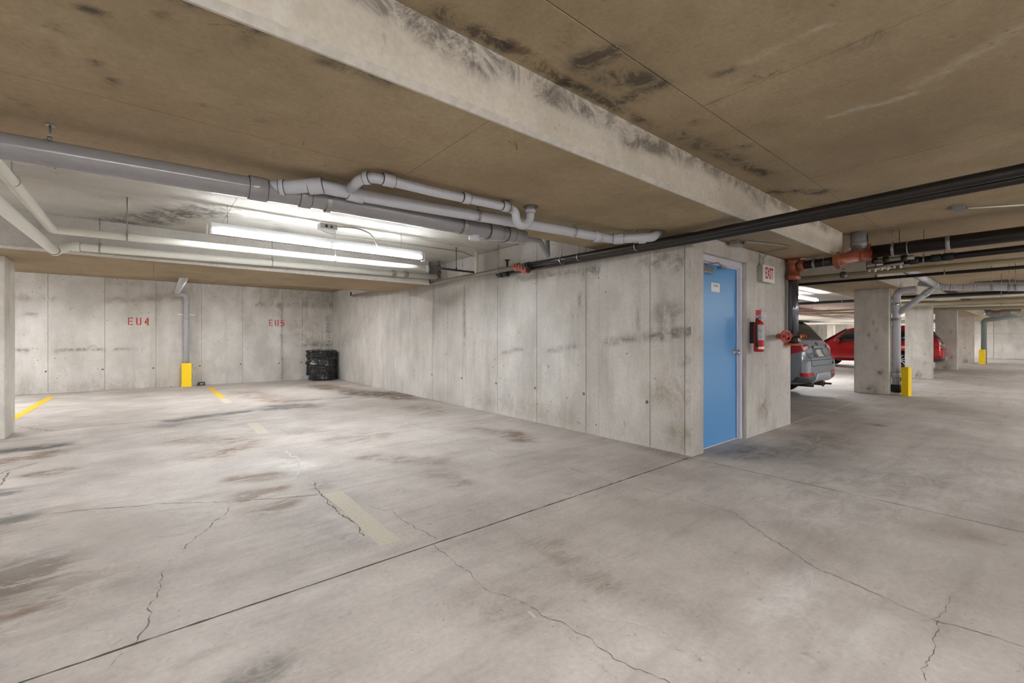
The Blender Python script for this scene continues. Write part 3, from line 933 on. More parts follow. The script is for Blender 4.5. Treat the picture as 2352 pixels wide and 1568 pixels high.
junction_box(1693, 560, ZB1, 'grey junction box on the beam above the blue door')
pj = junction_box(2202, 480, ZS, 'grey junction box on the slab at upper right, with cable to the right')
cw = MB().tube([P(2222, 478, Z=ZS - .02), P(2290, 474, Z=ZS - .012), P(2352, 470, Z=ZS - .012), P(2500, 462, Z=ZS - .012)], .009, 8)
cw.build('cable_conduit', M_WHITEP, None, 'white conduit running right from the upper right junction box', 'conduit')
pj = junction_box(752, 522, ZS, 'grey junction box on the bay ceiling above the lit lamp', (.2, .14, .06))
cw = MB()
cw.tube([P(765, 520, Z=ZS - .02), P(820, 523, Z=ZS - .015), P(850, 536, Z=2.55), P(862, 552, Z=2.47), P(867, 566, Z=2.40)], .009, 8, fil=.1)
cw.build('lamp_cable', M_GREYP, None, 'grey cable arching from the junction box down to the lamp', 'cable')
cw = MB()
cw.tube([P(741, 523, Z=ZS - .03), P(738, 530, Z=ZS - .012), P(760, 537, Z=ZS - .010), P(900, 556, Z=ZS - .008), P(990, 568, Z=ZS - .008), P(1060, 578, Z=ZS - .008), P(1090, 590, X=XS - .02), P(1092, 597, X=XS - .02)], .006, 6, fil=.05)
cw.build('wire', M_GREYP, None, 'thin wire running over the bay ceiling to the side wall', 'wire')

# ================================================================== FIRE EXTINGUISHER
xc = P(1743, 760, Y=YD - .1).x
zt, zb = 1.475, 1.05
fe = empty('fire_extinguisher', (xc, YD - .1, zb), 'red fire extinguisher with white label hanging on the wall right of the door', 'fire extinguisher')
r = .056
yc = YD - .1
cyl_o = MB().lathe([(0, 0), (r - .01, 0), (r, .012), (r, .30), (r * .93, .335), (r * .7, .36), (r * .35, .375), (.02, .385), (0, .385)], n=28, o=(xc, yc, zb)).build('cylinder', M_RED, fe)
def wrap(z0, z1, a0, a1, rr, m, name, parent, label=None):
    b = MB()
    n = 14
    for i in range(n + 1):
        a = math.radians(a0 + (a1 - a0) * i / n)
        for z in (z0, z1):
            b.v.append(Vector((xc + rr * math.cos(a), yc + rr * math.sin(a), z)))
    for i in range(n):
        b.f.append((2 * i, 2 * i + 2, 2 * i + 3, 2 * i + 1)); b.m.append(0); b.sm.append(True)
    return b.build(name, m, parent, label=label, fix=False)
wrap(zb + .14, zb + .325, 190, 335, r + .001, mat('label_silver', rgb(198, 200, 206), .4, var=.6, bscale=14), 'paper_label', cyl_o, 'silver and white instruction label')
wrap(zb + .033, zb + .062, 195, 330, r + .001, M_WHITE, 'white_band', cyl_o, 'white band near the base')
vb = MB()
vb.cyl((xc, yc, zb + .38), (xc, yc, zb + .42), .018)
vb.box((xc - .012, yc - .075, zb + .415), (xc + .012, yc + .03, zb + .425))
vb.box((xc - .010, yc - .08, zb + .435), (xc + .010, yc + .02, zb + .443), rot=None)
vb.lathe([(0, 0), (.016, 0), (.016, -.012), (0, -.012)], n=14, axis='y', o=(xc, yc - .02, zb + .40))
vb.build('valve', M_CHROME, fe, label='chrome valve and squeeze handles')
MB().tube([(xc - .02, yc, zb + .40), (xc - .075, yc, zb + .385), (xc - .095, yc - .01, zb + .33), (xc - .088, yc - .01, zb + .14), (xc - .082, yc - .01, zb + .06)], [.009] * 3 + [.011, .013], 10).build('hose', M_BLACK, fe, label='black rubber hose')
MB().box((xc - .012, yc + .05, zb + .10), (xc + .012, YD - .001, zb + .36)).build('bracket', M_DARK, fe)
# red arrow sign above
sa = empty('extinguisher_sign', (xc + .0, YD, 1.48), 'small red folded sign plate above the fire extinguisher', 'sign')
sm_ = MB()
z0_, z1_ = P(1742, 731, Y=YD - .05).z, P(1742, 711, Y=YD - .05).z
xm = P(1744, 720, Y=YD - .03).x
sm_.prism([(-.03, 0), (0, -.05), (.03, 0), (.026, .0), (0, -.044), (-.026, 0)], (xm, YD, z0_), (1, 0, 0), (0, 1, 0), (0, 0, z1_ - z0_))
sm_.build('plate', M_RED, sa)
q = MB(); q.v = [Vector((xm + .003, YD - .0485, z0_ + .01)), Vector((xm + .026, YD - .0095, z0_ + .01)), Vector((xm + .026, YD - .0095, z0_ + .05)), Vector((xm + .003, YD - .0485, z0_ + .05))]
q.f = [(0, 1, 2, 3)]; q.m = [0]; q.sm = [False]
q.build('white_panel', M_WHITE, sa, fix=False)


# ================================================================== PIPES
def hanger(parent, p, r, ztop, m=M_GALV, rod=.005, d=(1, 0, 0), w=.018):
    """strap round a pipe at p with axis d and a rod up to the slab"""
    d = Vector(d).normalized()
    s_ = d.cross(EZ).normalized() if abs(d.z) < .9 else EX
    b = MB()
    n = 20
    rr = r + .003
    base = len(b.v)
    for k in range(n):
        a = 2 * math.pi * k / n
        for (q, ro) in ((-w / 2, rr), (w / 2, rr), (w / 2, rr + .003), (-w / 2, rr + .003)):
            b.v.append(Vector(p) + d * q + s_ * (math.cos(a) * ro) + EZ * (math.sin(a) * ro))
    for k in range(n):
        k2 = (k + 1) % n
        for e in range(4):
            e2 = (e + 1) % 4
            b.f.append((base + 4 * k + e, base + 4 * k2 + e, base + 4 * k2 + e2, base + 4 * k + e2)); b.m.append(0); b.sm.append(False)
    b.cyl(Vector(p) + EZ * (rr), Vector((p[0], p[1], ztop)), rod, 8)
    b.cyl(Vector(p) + EZ * (rr), Vector(p) + EZ * (rr + .02), rod * 2.2, 6)
    b.cyl(Vector((p[0], p[1], ztop - .004)), Vector((p[0], p[1], ztop)), rod * 4, 10)
    return b.build('hanger', m, parent)


def coupling(parent, p, d, r, l, m, name='coupling', ring=True, mr=None):
    d = Vector(d).normalized()
    p = Vector(p)
    b = MB()
    b.tube([p - d * l / 2, p - d * (l / 2 - .004), p + d * (l / 2 - .004), p + d * l / 2], [r, r + .004, r + .004, r], 20)
    if ring:
        for s_ in (-1, 1):
            b.cyl(p + d * s_ * (l / 2 + .001) - d * .0015, p + d * s_ * (l / 2 + .001) + d * .0015, r * 1.005, 20, m=1)
    return b.build(name, [m, mr or M_PVCJ], parent)


def pipe(name, pts, r, m, label, cat='pipe', fil=.06, n=18, group=None, part='tube'):
    e = empty(name, Vector(pts[0]), label, cat, group)
    MB().tube(pts, r, n, fil=fil).build(part, m, e)
    return e


# P1: thick dark-grey drain under the first beam
Z1 = 2.165
R1 = .066
def y315(px, py, dz=0): return P(px, py, Y=3.2)
A = P(0, 334, Y=3.22); B = P(570, 430, Y=3.17); C = P(1180, 541, Y=3.12)
dA = (B - A).normalized()
p1 = pipe('drain_pipe', [A - dA * 2.5, A, B, P(700, 452, Y=3.17), C, C + (C - B).normalized() * .12], R1, M_PVCD, 'thick dark grey drain pipe crossing under the wide beam at upper left', n=28, fil=0)
for q, l in ((P(592, 434, Y=3.17), .1), (P(1135, 533, Y=3.12), .14), (P(700, 452, Y=3.17), .07), (P(1170, 539, Y=3.12), .08)):
    coupling(p1, q, EX, R1 + .006, l, M_PVCD)
hq = P(115, 355, Y=3.22); hanger(p1, (hq.x, 3.22, A.lerp(B, .2).z), R1, ZB1, w=.03)
hq = P(752, 470, Y=3.17); hanger(p1, (hq.x, 3.17, B.lerp(C, .3).z), R1, ZB1, w=.03)
hq = P(1062, 522, Y=3.12); hanger(p1, (hq.x, 3.12, B.lerp(C, .81).z), R1, ZB1, w=.035)
co1 = P(1091, 541, Y=3.14)
MB().lathe([(0, -.02), (.045, -.02), (.05, -.01), (.05, .05), (.0, .05)], n=20, o=(co1.x, 3.15, co1.z - .02)).build('cleanout', M_PVC, p1, label='round cleanout cap under the pipe')
# P2: medium grey pipe, wye off the thick one
R2 = .045
zc = 2.215
pts2 = [P(592, 432, Z=2.17), P(655, 431, Z=2.185), P(722, 425, Z=2.215), P(800, 441, Z=zc), P(830, 449, Z=zc), P(1000, 479, Z=zc), P(1196, 512, Z=zc), P(1345, 538, Z=zc), P(1405, 549, Z=zc), P(1500, 545, Z=zc), P(1512, 532, Z=ZB1)]
p2 = pipe('drain_pipe', pts2, [R2] * 0 or R2, M_PVC, 'long light grey drain pipe with couplings bending up into the beam near the side wall', n=24, fil=.05)
for a, l in ((P(648, 431, Z=2.183), .03), (P(725, 427, Z=2.212), .09), (P(815, 446, Z=zc), .12), (P(1370, 543, Z=zc), .09), (P(1420, 548, Z=zc), .1), (P(1475, 547, Z=zc), .07)):
    i = min(range(len(pts2) - 1), key=lambda k: ((pts2[k] + pts2[k + 1]) / 2 - a).length)
    coupling(p2, a, pts2[i + 1] - pts2[i], R2 + .005, l, M_PVC)
for px, py in ((1098, 495), (1318, 533), (1462, 547)):
    a = P(px, py, Z=zc); hanger(p2, a, R2, ZB1, d=(pts2[6] - pts2[4]))
MB().lathe([(R2 + .001, 0), (R2 + .03, 0), (R2 + .03, -.006), (R2, -.006)], n=24, o=(pts2[-1].x, pts2[-1].y, ZB1)).build('sleeve_ring', M_CRACK, p2)
# P3: thinner branch with trap
R3 = .034
z3 = 2.25
Y3p = 2.69
p3pts = [P(805, 433, Z=2.22), P(828, 412, Z=2.24), P(855, 407, Z=z3), P(890, 414, Z=z3), P(1000, 441, Z=z3), P(1168, 476, Z=z3)]
yy3 = p3pts[-1].y
tr = [P(1184, 485, Y=yy3), P(1187, 512, Y=yy3), P(1202, 519, Y=yy3), P(1217, 508, Y=yy3), P(1219, 485, Y=yy3)]
tr.append(Vector((tr[-1].x, tr[-1].y, ZB1)))
p3 = pipe('trap_pipe', p3pts + tr, R3, M_PVC, 'thin light grey branch pipe with a U shaped trap rising into the beam', n=22, fil=.045)
for a, d_, l in ((P(842, 409, Z=z3 - .005), p3pts[2] - p3pts[1], .035), (P(892, 414, Z=z3), p3pts[4] - p3pts[3], .08), (P(1070, 455, Z=z3), p3pts[4] - p3pts[3], .06), (P(1160, 474, Z=z3), p3pts[4] - p3pts[3], .06), (tr[-2] - EZ * .0, EZ, .035)):
    coupling(p3, a, d_, R3 + .004, l, M_PVC)
a = P(1172, 475, Z=z3); hanger(p3, a, R3, ZB1, d=(1, 0, 0))
MB().lathe([(R3 + .001, 0), (R3 + .03, 0), (R3 + .03, -.006), (R3, -.006)], n=24, o=(tr[-1].x, tr[-1].y, ZB1)).build('sleeve_ring', M_CRACK, p3)

# P4 upper white pipe
yU = 5.85
U0 = P(985, 614, Y=yU); U1 = P(120, 527, Y=yU); zU = 2.235
p4 = pipe('sprinkler_pipe', [Vector((U0.x, yU, 2.255)), Vector((U1.x, yU, U1.z)), Vector((U1.x, 3.70, 2.265)), Vector((U1.x, 3.70, ZS))], .036, M_WHITEP,
          'upper white painted pipe below the lit lamp, turning towards the camera at left', fil=.05)
for px, py in ((292, 541), (770, 586)):
    a = P(px, py, Y=yU); hanger(p4, (a.x, yU, U1.z + (2.255 - U1.z) * (a.x - U1.x) / (U0.x - U1.x)), .036, ZS, w=.014)
hanger(p4, (U1.x, 4.35, 2.258), .036, ZS, d=(0, 1, 0), w=.014)
coupling(p4, (U0.x - .03, yU, 2.255), EX, .043, .05, M_GALV, ring=False)
# P5 lower white pipe
yL = 7.08
L0 = P(1000, 636, Y=yL); L1 = P(160, 565, Y=yL)
xL = P(128, 578, Y=6.75).x
p5 = pipe('sprinkler_pipe', [Vector((XS - .2, yL, L0.z)), Vector((L1.x, yL, L1.z)), Vector((xL, 6.70, P(128, 578, X=xL).z)), P(0, 472, X=xL), P(0, 472, X=xL) + (P(0, 472, X=xL) - P(128, 578, X=xL)) * .4, Vector((xL, (P(0, 472, X=xL) + (P(0, 472, X=xL) - P(128, 578, X=xL)) * .4).y, ZS))], .046, M_WHITEP,
          'lower white painted pipe along the second beam with an elbow at left', fil=.04)
for px, py in ((229, 575), (625, 600)):
    a = P(px, py, Y=yL); f_ = (a.x - L1.x) / (L0.x - L1.x)
    hanger(p5, (a.x, yL, L1.z + (L0.z - L1.z) * f_), .046, ZS, w=.014)
for px in (904, 932):
    a = P(px, 628, Y=yL); f_ = (a.x - L1.x) / (L0.x - L1.x)
    coupling(p5, (a.x, yL, L1.z + (L0.z - L1.z) * f_), EX, .052, .07, M_GREYP, ring=False)
a = P(133, 577, Y=6.75)
coupling(p5, (xL, 6.66, P(128, 578, X=xL).z - .0), (0, 1, .05), .05, .07, M_WHITEP)
coupling(p5, (L1.x + .05, yL, L1.z), EX, .05, .07, M_WHITEP)
# drop with brass valve at their right end
dr = P(1008, 605, Y=7.05)
vd = empty('drain_valve', (dr.x, 7.05, 2.25), 'brown vertical drop pipe with valve fittings at the right end of the white pipes', 'valve')
MB().cyl((dr.x, 7.05, P(1008, 638, Y=7.05).z), (dr.x, 7.05, ZS), .024).build('tube', M_GREYP, vd)
vm = MB()
for py, rr, h in ((612, .034, .05), (620, .03, .03), (626, .038, .05), (635, .036, .06)):
    z = P(1008, py, Y=7.05).z
    vm.cyl((dr.x, 7.05, z - h / 2), (dr.x, 7.05, z + h / 2), rr, 12)
vm.build('fittings', mat('brown_fitting', rgb(96, 74, 58), .4, metal=.4, bump=.2, var=.3), vd)
# thin dark lateral to the wall riser
t0 = P(1010, 616, Y=yU); t1 = P(1088, 625, Y=yU)
p6 = pipe('lateral_pipe', [t0, Vector((XS - .26, yU, t1.z))], .016, M_BLACKP, 'thin dark pipe linking the upper white pipe to the wall riser')
a = P(1048, 620, Y=yU); hanger(p6, a, .016, ZS, m=M_BLACKP, w=.02)
rx = XS - .26
zr = P(1094, 640, X=rx).z
# wall mains along the side wall
XM = 4.05
def main_pt(px, py, X=XM): return P(px, py, X=X)
ma = [main_pt(812, 679), main_pt(1000, 649), main_pt(1200, 611)]
ma[0].y = min(ma[0].y, Y0 - .15)
p7 = pipe('wall_main_pipe', [ma[0], ma[1], ma[2]], .036, M_GREYP, 'grey sprinkler main running along the top of the side wall to the back corner', fil=0)
hanger(p7, main_pt(961, 656), .036, 2.60, d=(0, 1, 0), m=M_WHITEP, w=.014)
hanger(p7, main_pt(1145, 622), .036, ZS, d=(0, 1, 0), w=.014)
rz_ = empty('riser_pipe', (XM, main_pt(1094, 630).y, 2.25), 'short white vertical pipe from the slab down to the wall main', 'pipe')
yr = main_pt(1094, 630).y
MB().cyl((XM, yr, 2.24), (XM, yr, ZS), .032).build('tube', M_WHITEP, rz_)
# black mains from the red clamps towards the camera
mb = [main_pt(1200, 611), main_pt(1290, 596), main_pt(1600, 541), main_pt(2352, 389), main_pt(2352, 389) + (main_pt(2352, 389) - main_pt(1600, 541)).normalized() * 2.5]
p8 = pipe('black_main_pipe', mb, .038, M_BLACKP, 'long glossy black steel pipe from the side wall across to the upper right edge', fil=0)
XN = 3.93
mc = [P(1137, 631, X=XN), P(1290, 606, X=XN), P(1600, 552, X=XN), P(2352, 424, X=XN + .0), P(2352, 424, X=XN) + (P(2352, 424, X=XN) - P(1600, 552, X=XN)).normalized() * 2.5]
mc[0] = P(1142, 629, X=4.145); mc = [P(1142, 630, X=4.145), P(1290, 604, X=4.145), P(1600, 550, X=4.145), P(2352, 408, X=4.145)]
mc.append(mc[-1] + (mc[-1] - mc[-2]).normalized() * 2.5)
p9 = pipe('black_main_pipe', mc, .036, M_BLACKP, 'second black steel pipe just behind and below the long glossy one', fil=0)
for px, py in ((1290, 598), (1330, 590), (1462, 566)):
    a = main_pt(px, py); hanger(p8, a, .042, ZS if a.y > Y2 else ZB1, d=(0, 1, 0), m=M_GALV, w=.014)
for i, (px, py, X) in enumerate(((1188, 613, XM), (1200, 614, XM), (1208, 619, XM), (1150, 629, 4.145), (1162, 627, 4.145), (1212, 611, XM))):
    a = P(px, py, X=X)
    b = MB()
    b.tube([a - EY * .05, a - EY * .042, a + EY * .042, a + EY * .05], [.046, .056, .056, .046], 16)
    b.box((a.x - .075, a.y - .02, a.z - .012), (a.x + .075, a.y + .02, a.z + .012))
    b.build('clamp', M_COPPER if i in (0, 1, 2) else M_DARK, p8 if X == XM else p9, bevel=.003, label='rust red bolted clamp' if i < 3 else None)
tv = P(1165, 606, X=XM)
b = MB(); b.cyl((tv.x, tv.y, P(1165, 618, X=XM).z), (tv.x, tv.y, P(1165, 598, X=XM).z), .018, 12); b.cyl((tv.x - .04, tv.y, P(1165, 598, X=XM).z), (tv.x + .04, tv.y, P(1165, 598, X=XM).z + .01), .012, 8)
b.build('vent_valve', M_BLACKP, p7, label='small upright valve on the main')
# brownish branch behind the beam edge
ye = 3.95
p10 = pipe('branch_pipe', [P(1165, 537, Y=3.75), P(1240, 553, Y=3.85), P(1258, 588, Y=3.95), P(1257, 555, Y=4.12), P(1257, 500, Y=4.12)], .032, M_PVCD,
           'grey brown pipe with a V shaped bend hanging behind the beam', fil=.03)
p10b = p10.children[0]
# thin rod conduit on the side wall under the beam
cw = MB().cyl((XS - .03, 3.62, 2.31), (XS - .03, 3.62, 2.62), .02)

# ---- back wall drain with yellow guard
yb = Y0 - .09
g = P(428, 800, Y=yb)
zel = P(429, 676, Y=yb).z
xa = P(405, 668, Y=yb - .02).x
p11 = pipe('wall_drain_pipe', [Vector((xa, Y4 + .02, zel + .02)), Vector((xa, yb - .02, zel)), Vector((g.x, yb, zel)), Vector((g.x, yb, .0))], .062, mat('pale_grey_pvc', rgb(176, 178, 182), .3, coat=.2, bump=.05, bscale=12, var=.05),
           'pale grey vertical drain pipe on the back wall rising from the yellow guard', fil=.10, n=24)
coupling(p11, (g.x, yb, zel - .13), EZ, .065, .06, MATS['pale_grey_pvc'])
coupling(p11, (g.x, yb, zel - .62), EZ, .062, .02, MATS['pale_grey_pvc'])
coupling(p11, (xa, yb - .6, zel), EY, .065, .02, MATS['pale_grey_pvc'])
zst = P(428, 723, Y=Y0).z
x0_, x1_ = P(407, 723, Y=Y0).x, P(448, 723, Y=Y0).x
MB().box((x0_, Y0 - .035, zst - .012), (x1_, Y0 - .001, zst + .025)).build('wall_strap', M_WHITEP, p11, bevel=.004, label='pale steel strut behind the pipe')


def guard(name, cx, cy, h, w, d, label, ang=0, t=.008, y_open=1):
    """folded steel U-shaped pipe guard"""
    e = empty(name, (cx, cy, 0), label, 'bollard')
    b = MB()
    R = Matrix.Rotation(ang, 3, 'Z')
    s_ = y_open
    poly = [(-w / 2, s_ * d / 2), (-w / 2, -s_ * d / 2), (w / 2, -s_ * d / 2), (w / 2, s_ * d / 2), (w / 2 - t, s_ * d / 2), (w / 2 - t, -s_ * (d / 2 - t)), (-w / 2 + t, -s_ * (d / 2 - t)), (-w / 2 + t, s_ * d / 2)]
    b.prism(poly, (cx, cy, .004), R @ EX, R @ EY, (0, 0, h))
    # inner floor plate
    b.build('channel', M_YEL, e, bevel=.0015)
    b = MB(); b.box((-w / 2 - .02, -d / 2 - .02, 0), (w / 2 + .02, d / 2 * .6, .006), rot=R, o=(cx, cy, 0)); b.build('foot_plate', M_YEL, e)
    q = R @ Vector((w / 2, 0, 0)); nrm = R @ EX
    for z in (h * .25, h * .8):
        bb = MB()
        bb.cyl(Vector((cx, cy, z)) + q, Vector((cx, cy, z)) + q + nrm * .012, .012, 8)
        bb.build('bolt', M_DARK, e)
    return e


guard('pipe_guard', g.x, yb - .02, P(428, 834, Y=yb - .1).z, .20, .17, 'yellow steel pipe guard at the foot of the back wall drain')
pg_ = P(2083, 908, Z=0)
guard('pipe_guard', 12.32, 1.86, .60, .13, .12, 'yellow steel guard post beside the nearest right column', ang=-.25)
guard('pipe_guard', 30.3, 1.88, .68, .2, .18, 'far yellow steel guard post before the end wall', ang=-.2)

# black object at back wall
q = P(461, 884, Z=0)
e = empty('black_case', (q.x, Y0 - .1, 0), 'small black plastic case on the floor against the back wall, right of the yellow guard', 'case')
b = MB(); b.prism([(-.085, 0), (.085, 0), (.075, .085), (-.06, .085)], (q.x, Y0 - .14, .001), (1, 0, 0), (0, 0, 1), (0, .11, 0)); b.build('body', M_DARK, e, bevel=.008)
b = MB(); b.box((q.x - .03, Y0 - .147, .03), (q.x + .05, Y0 - .139, .06)); b.build('front_strip', M_GALV, e, label='light grey strip')


# ---- stencilled numbers
def stencil(ch, w, h):
    t = w * .26
    if ch == 'E':
        return [[(0, 0), (t * .8, 0), (t * .8, h), (0, h)], [(t * 1.15, h - t * .8), (w, h - t * .8), (w, h), (t * 1.15, h)],
                [(t * 1.15, h * .44), (w * .85, h * .44), (w * .85, h * .44 + t * .8), (t * 1.15, h * .44 + t * .8)], [(t * 1.15, 0), (w, 0), (w, t * .8), (t * 1.15, t * .8)]]
    if ch == 'U':
        return [[(0, t * .6), (t, t * .6), (t, h), (0, h)], [(w - t, t * .6), (w, t * .6), (w, h), (w - t, h)],
                [(t * .3, t * .5), (t * .9, 0), (w * .45, 0), (w * .45, t * .8), (t, t * .8)], [(w * .55, 0), (w - t * .9, 0), (w - t * .3, t * .5), (w - t, t * .8), (w * .55, t * .8)]]
    if ch == '4':
        return [[(w * .55, 0), (w * .85, 0), (w * .85, h), (w * .55, h)], [(0, h * .28), (w * .5, h * .28), (w * .5, h * .28 + t * .8), (t * .4, h * .28 + t * .8)],
                [(0, h * .30), (t * 1.2, h * .30), (w * .5, h * .8), (w * .5, h)], [(w * .45, 0), (w, 0), (w, t * .5), (w * .45, t * .5)]]
    if ch == '5':
        return [[(0, h - t * .9), (w, h - t * .9), (w, h), (0, h)], [(0, h * .48), (t, h * .48), (t, h * .78), (0, h * .78)], [(t * .9, h * .45), (w * .8, h * .45), (w, h * .6), (w * .8, h * .68), (t * .9, h * .62)],
                [(w - t, t * .9), (w, t * .9), (w, h * .5), (w - t, h * .45)], [(0, 0), (w * .8, 0), (w, t * .8), (w * .8, t), (0, t * .8)]]


def number(text, px0, px1, pyb, pyt, label):
    a, b_ = P(px0, pyb, Y=Y0), P(px1, pyb, Y=Y0)
    h = P(px0, pyt, Y=Y0).z - a.z
    W = b_.x - a.x
    lw, gap = W * .24, W * .14
    m_ = MB()
    for i, ch in enumerate(text):
        for poly in stencil(ch, lw, h):
            m_.prism([(p[0] + i * (lw + gap), p[1]) for p in poly], (a.x, Y0 - .0035, a.z), (1, 0, 0), (0, 0, 1), (0, .0012, 0))
    m_.build('stencil_number', M_STENC, wall_back, label=label)


number('EU4', 294, 343, 746, 729, 'red stencilled EU4 bay number')
number('EU5', 618, 653, 748, 734, 'red stencilled EU5 bay number')

# ---- sprinkler nozzle in the back corner
q = P(806, 676, X=4.1)
MB().cyl(q + Vector((0, 0, .06)), q - Vector((0, 0, .02)), .018, 10).lathe([(0, -.03), (.04, -.03), (.04, -.036), (0, -.036)], n=12, o=q).build('nozzle', M_DARK, p7, label='small dark sprinkler nozzle in the corner')

# ================================================================== LAMPS
def lamp(kind, x0, x1, y, z, watts):
    hero = kind == 'hero'
    lab = 'lit fluorescent strip lamp with two bright tubes hanging over the parking bay' if hero else None
    if (x0, y) == (13.9, 4.6): lab = 'bright fluorescent lamp above the parked grey car behind the black riser'
    labs = {(-5.6, 5.55): 'unseen fluorescent lamp added over the neighbouring bay at left', (0.3, 10.4): 'fluorescent lamp added to brighten the back wall, hidden by the second beam',
            (-4.6, 11.3): 'added fluorescent lamp near the back wall of the neighbouring bay', (-1.3, -1.0): 'unseen fluorescent lamp added directly behind the camera to light the beam',
            (-6.4, -1.5): 'unseen fluorescent lamp added behind the camera, furthest left', (3.6, -5.6): 'unseen fluorescent lamp added far behind the camera on the right', (-3.6, -6.6): 'unseen fluorescent lamp added nearest the wall behind the camera',
            (7.2, -3.0): 'first fluorescent lamp of the aisle, right of the camera', (13.0, -3.0): 'second fluorescent lamp of the aisle, unseen and added for light',
            (19.5, -3.0): 'third fluorescent lamp of the aisle, unseen and added for light', (26.5, -3.0): 'fourth fluorescent lamp of the aisle, unseen and added for light', (34.0, -3.0): 'last fluorescent lamp of the aisle, near the end wall, unseen and added for light',
            (24.0, 10.5): 'fluorescent lamp added to brighten the far parking bay near the back wall', (34.0, 7.0): 'fluorescent lamp added to brighten the far parking bay near the end wall'}
    lab = lab or labs[(x0, y)]
    e = empty('fluorescent_lamp', ((x0 + x1) / 2, y, z), lab, 'lamp', 'fluorescent strip lamps of the garage')
    b = MB()
    b.box((x0, y - .045, z + .03), (x1, y + .045, z + .085))
    b.build('housing', M_HOUS, e, bevel=.004)
    mid = (x0 + x1) / 2
    for (a, c) in (((x0 + .02, mid - .025), (mid + .025, x1 - .02)) if hero else ((x0 + .02, x1 - .02),)):
        for dy in (-.038, .038):
            t = MB().cyl((a, y + dy, z), (c, y + dy, z), .019, 12 if hero else 6)
            t.build('tube', M_TUBE if hero else M_TUBE2, e)
    for xx in (x0 + .006, mid, x1 - .006):
        MB().box((xx - .012, y - .05, z - .022), (xx + .012, y + .05, z + .03)).build('socket', M_WHITE, e, bevel=.002)
    for xx in (x0 + .15, x1 - .3):
        gm = MB()
        n = 8
        for k in range(n):
            z_ = z + .085 + (ZS - z - .085) * k / n
            hh = (ZS - z - .085) / n
            gm.box((xx - .004 if k % 2 else xx - .0015, y - (.0015 if k % 2 else .004), z_), (xx + .004 if k % 2 else xx + .0015, y + (.0015 if k % 2 else .004), z_ + hh * 1.05))
        gm.build('chain', M_GALV, e)
    ld = bpy.data.lights.new('lamp_light', 'AREA')
    ld.shape = 'RECTANGLE'; ld.size = x1 - x0 - .1; ld.size_y = .14
    ld.energy = watts; ld.color = (.96, .98, 1.0)
    lo = bpy.data.objects.new('lamp_light', ld)
    COL.objects.link(lo)
    lo.parent = e
    lo.location = (0, 0, -.03)
    return e


for L_ in LAMPS:
    lamp(*L_)
# wire guard hooks at the ends of the visible lamp
h_ = bpy.data.objects['fluorescent_lamp']
b = MB()
for xx in (2.93, .43):
    b.tube([(xx, 5.50, 2.40), (xx, 5.50, 2.30), (xx, 5.60, 2.30), (xx, 5.60, 2.40), (xx, 5.50, 2.40)], .004, 6)
b.build('end_guard', M_WHITEP, h_)

# ================================================================== TYRES
tx, ty = 3.84, 13.42
for k in range(4):
    e = MB()
    R_ = .325
    prof = [(.20, .01), (.23, .0), (.29, .0), (.315, .02), (R_, .045), (R_, .165), (.315, .19), (.29, .21), (.23, .21), (.20, .20), (.195, .10)]
    e.lathe(prof, n=40, close=True)
    z = k * .2135
    lab = ['bottom tyre of the wrapped stack in the back corner', 'second tyre from the floor in the wrapped stack', 'third tyre from the floor in the wrapped stack', 'top tyre of the wrapped stack in the back corner'][k]
    t = empty('tyre', (tx + random.uniform(-.012, .012), ty + random.uniform(-.01, .01), z), lab, 'tyre', 'tyres stacked in the back corner')
    t['_local'] = 1
    o = e.build('rubber', M_BLACK, t)
    tr_ = MB()
    for i in range(36):
        a = 2 * math.pi * i / 36
        R = Matrix.Rotation(a, 3, 'Z')
        for zz, tw in ((.05, .03), (.11, -.03)):
            tr_.box((R_ - .002, -.018, zz), (R_ + .006, .012, zz + .045), rot=R)
    tr_.build('tread', M_BLACK, t, kind='stuff')
    if '_local' in t: del t['_local']
# clear plastic wrap
def film_mat():
    m = bpy.data.materials.new('clear_plastic_film')
    m.use_nodes = True
    nt = m.node_tree
    nt.nodes.remove(nt.nodes['Principled BSDF'])
    tr = nt.nodes.new('ShaderNodeBsdfTransparent'); gl = nt.nodes.new('ShaderNodeBsdfGlossy'); mx = nt.nodes.new('ShaderNodeMixShader')
    gl.inputs['Roughness'].default_value = .16
    tr.inputs['Color'].default_value = (.93, .94, .96, 1)
    fr_ = nt.nodes.new('ShaderNodeFresnel'); fr_.inputs['IOR'].default_value = 1.8
    nt.links.new(fr_.outputs[0], mx.inputs[0]); nt.links.new(tr.outputs[0], mx.inputs[1]); nt.links.new(gl.outputs[0], mx.inputs[2])
    nt.links.new(mx.outputs[0], nt.nodes['Material Output'].inputs[0])
    return m
MF = film_mat()
b = MB()
nz, na = 46, 90
for i in range(nz + 1):
    z = .004 + .88 * i / nz
    for k in range(na):
        a = 2 * math.pi * k / na
        d = Vector((math.cos(a), math.sin(a), 0))
        n_ = noise.noise(Vector((d.x * 3, d.y * 3, z * 9))) * .022 + abs(noise.noise(Vector((d.x * 11 + 5, d.y * 11, z * 24)))) * .05 + abs(noise.noise(Vector((d.x * 5 + z * 9, d.y * 5, z * 12)))) * .03
        r_ = .345 + n_
        loose = max(0, math.cos(a - math.radians(185))) ** 8 * (.09 + .05 * noise.noise(Vector((3, z * 9, 1)))) if z > .15 else 0
        if i == nz: r_ *= .6
        b.v.append(Vector((d.x * (r_ + loose), d.y * (r_ + loose), min(z + .012 * noise.noise(Vector((d.x * 5, d.y * 5, 7))), .90))))
for i in range(nz):
    for k in range(na):
        k2 = (k + 1) % na
        b.f.append((i * na + k, i * na + k2, (i + 1) * na + k2, (i + 1) * na + k)); b.m.append(0); b.sm.append(False)
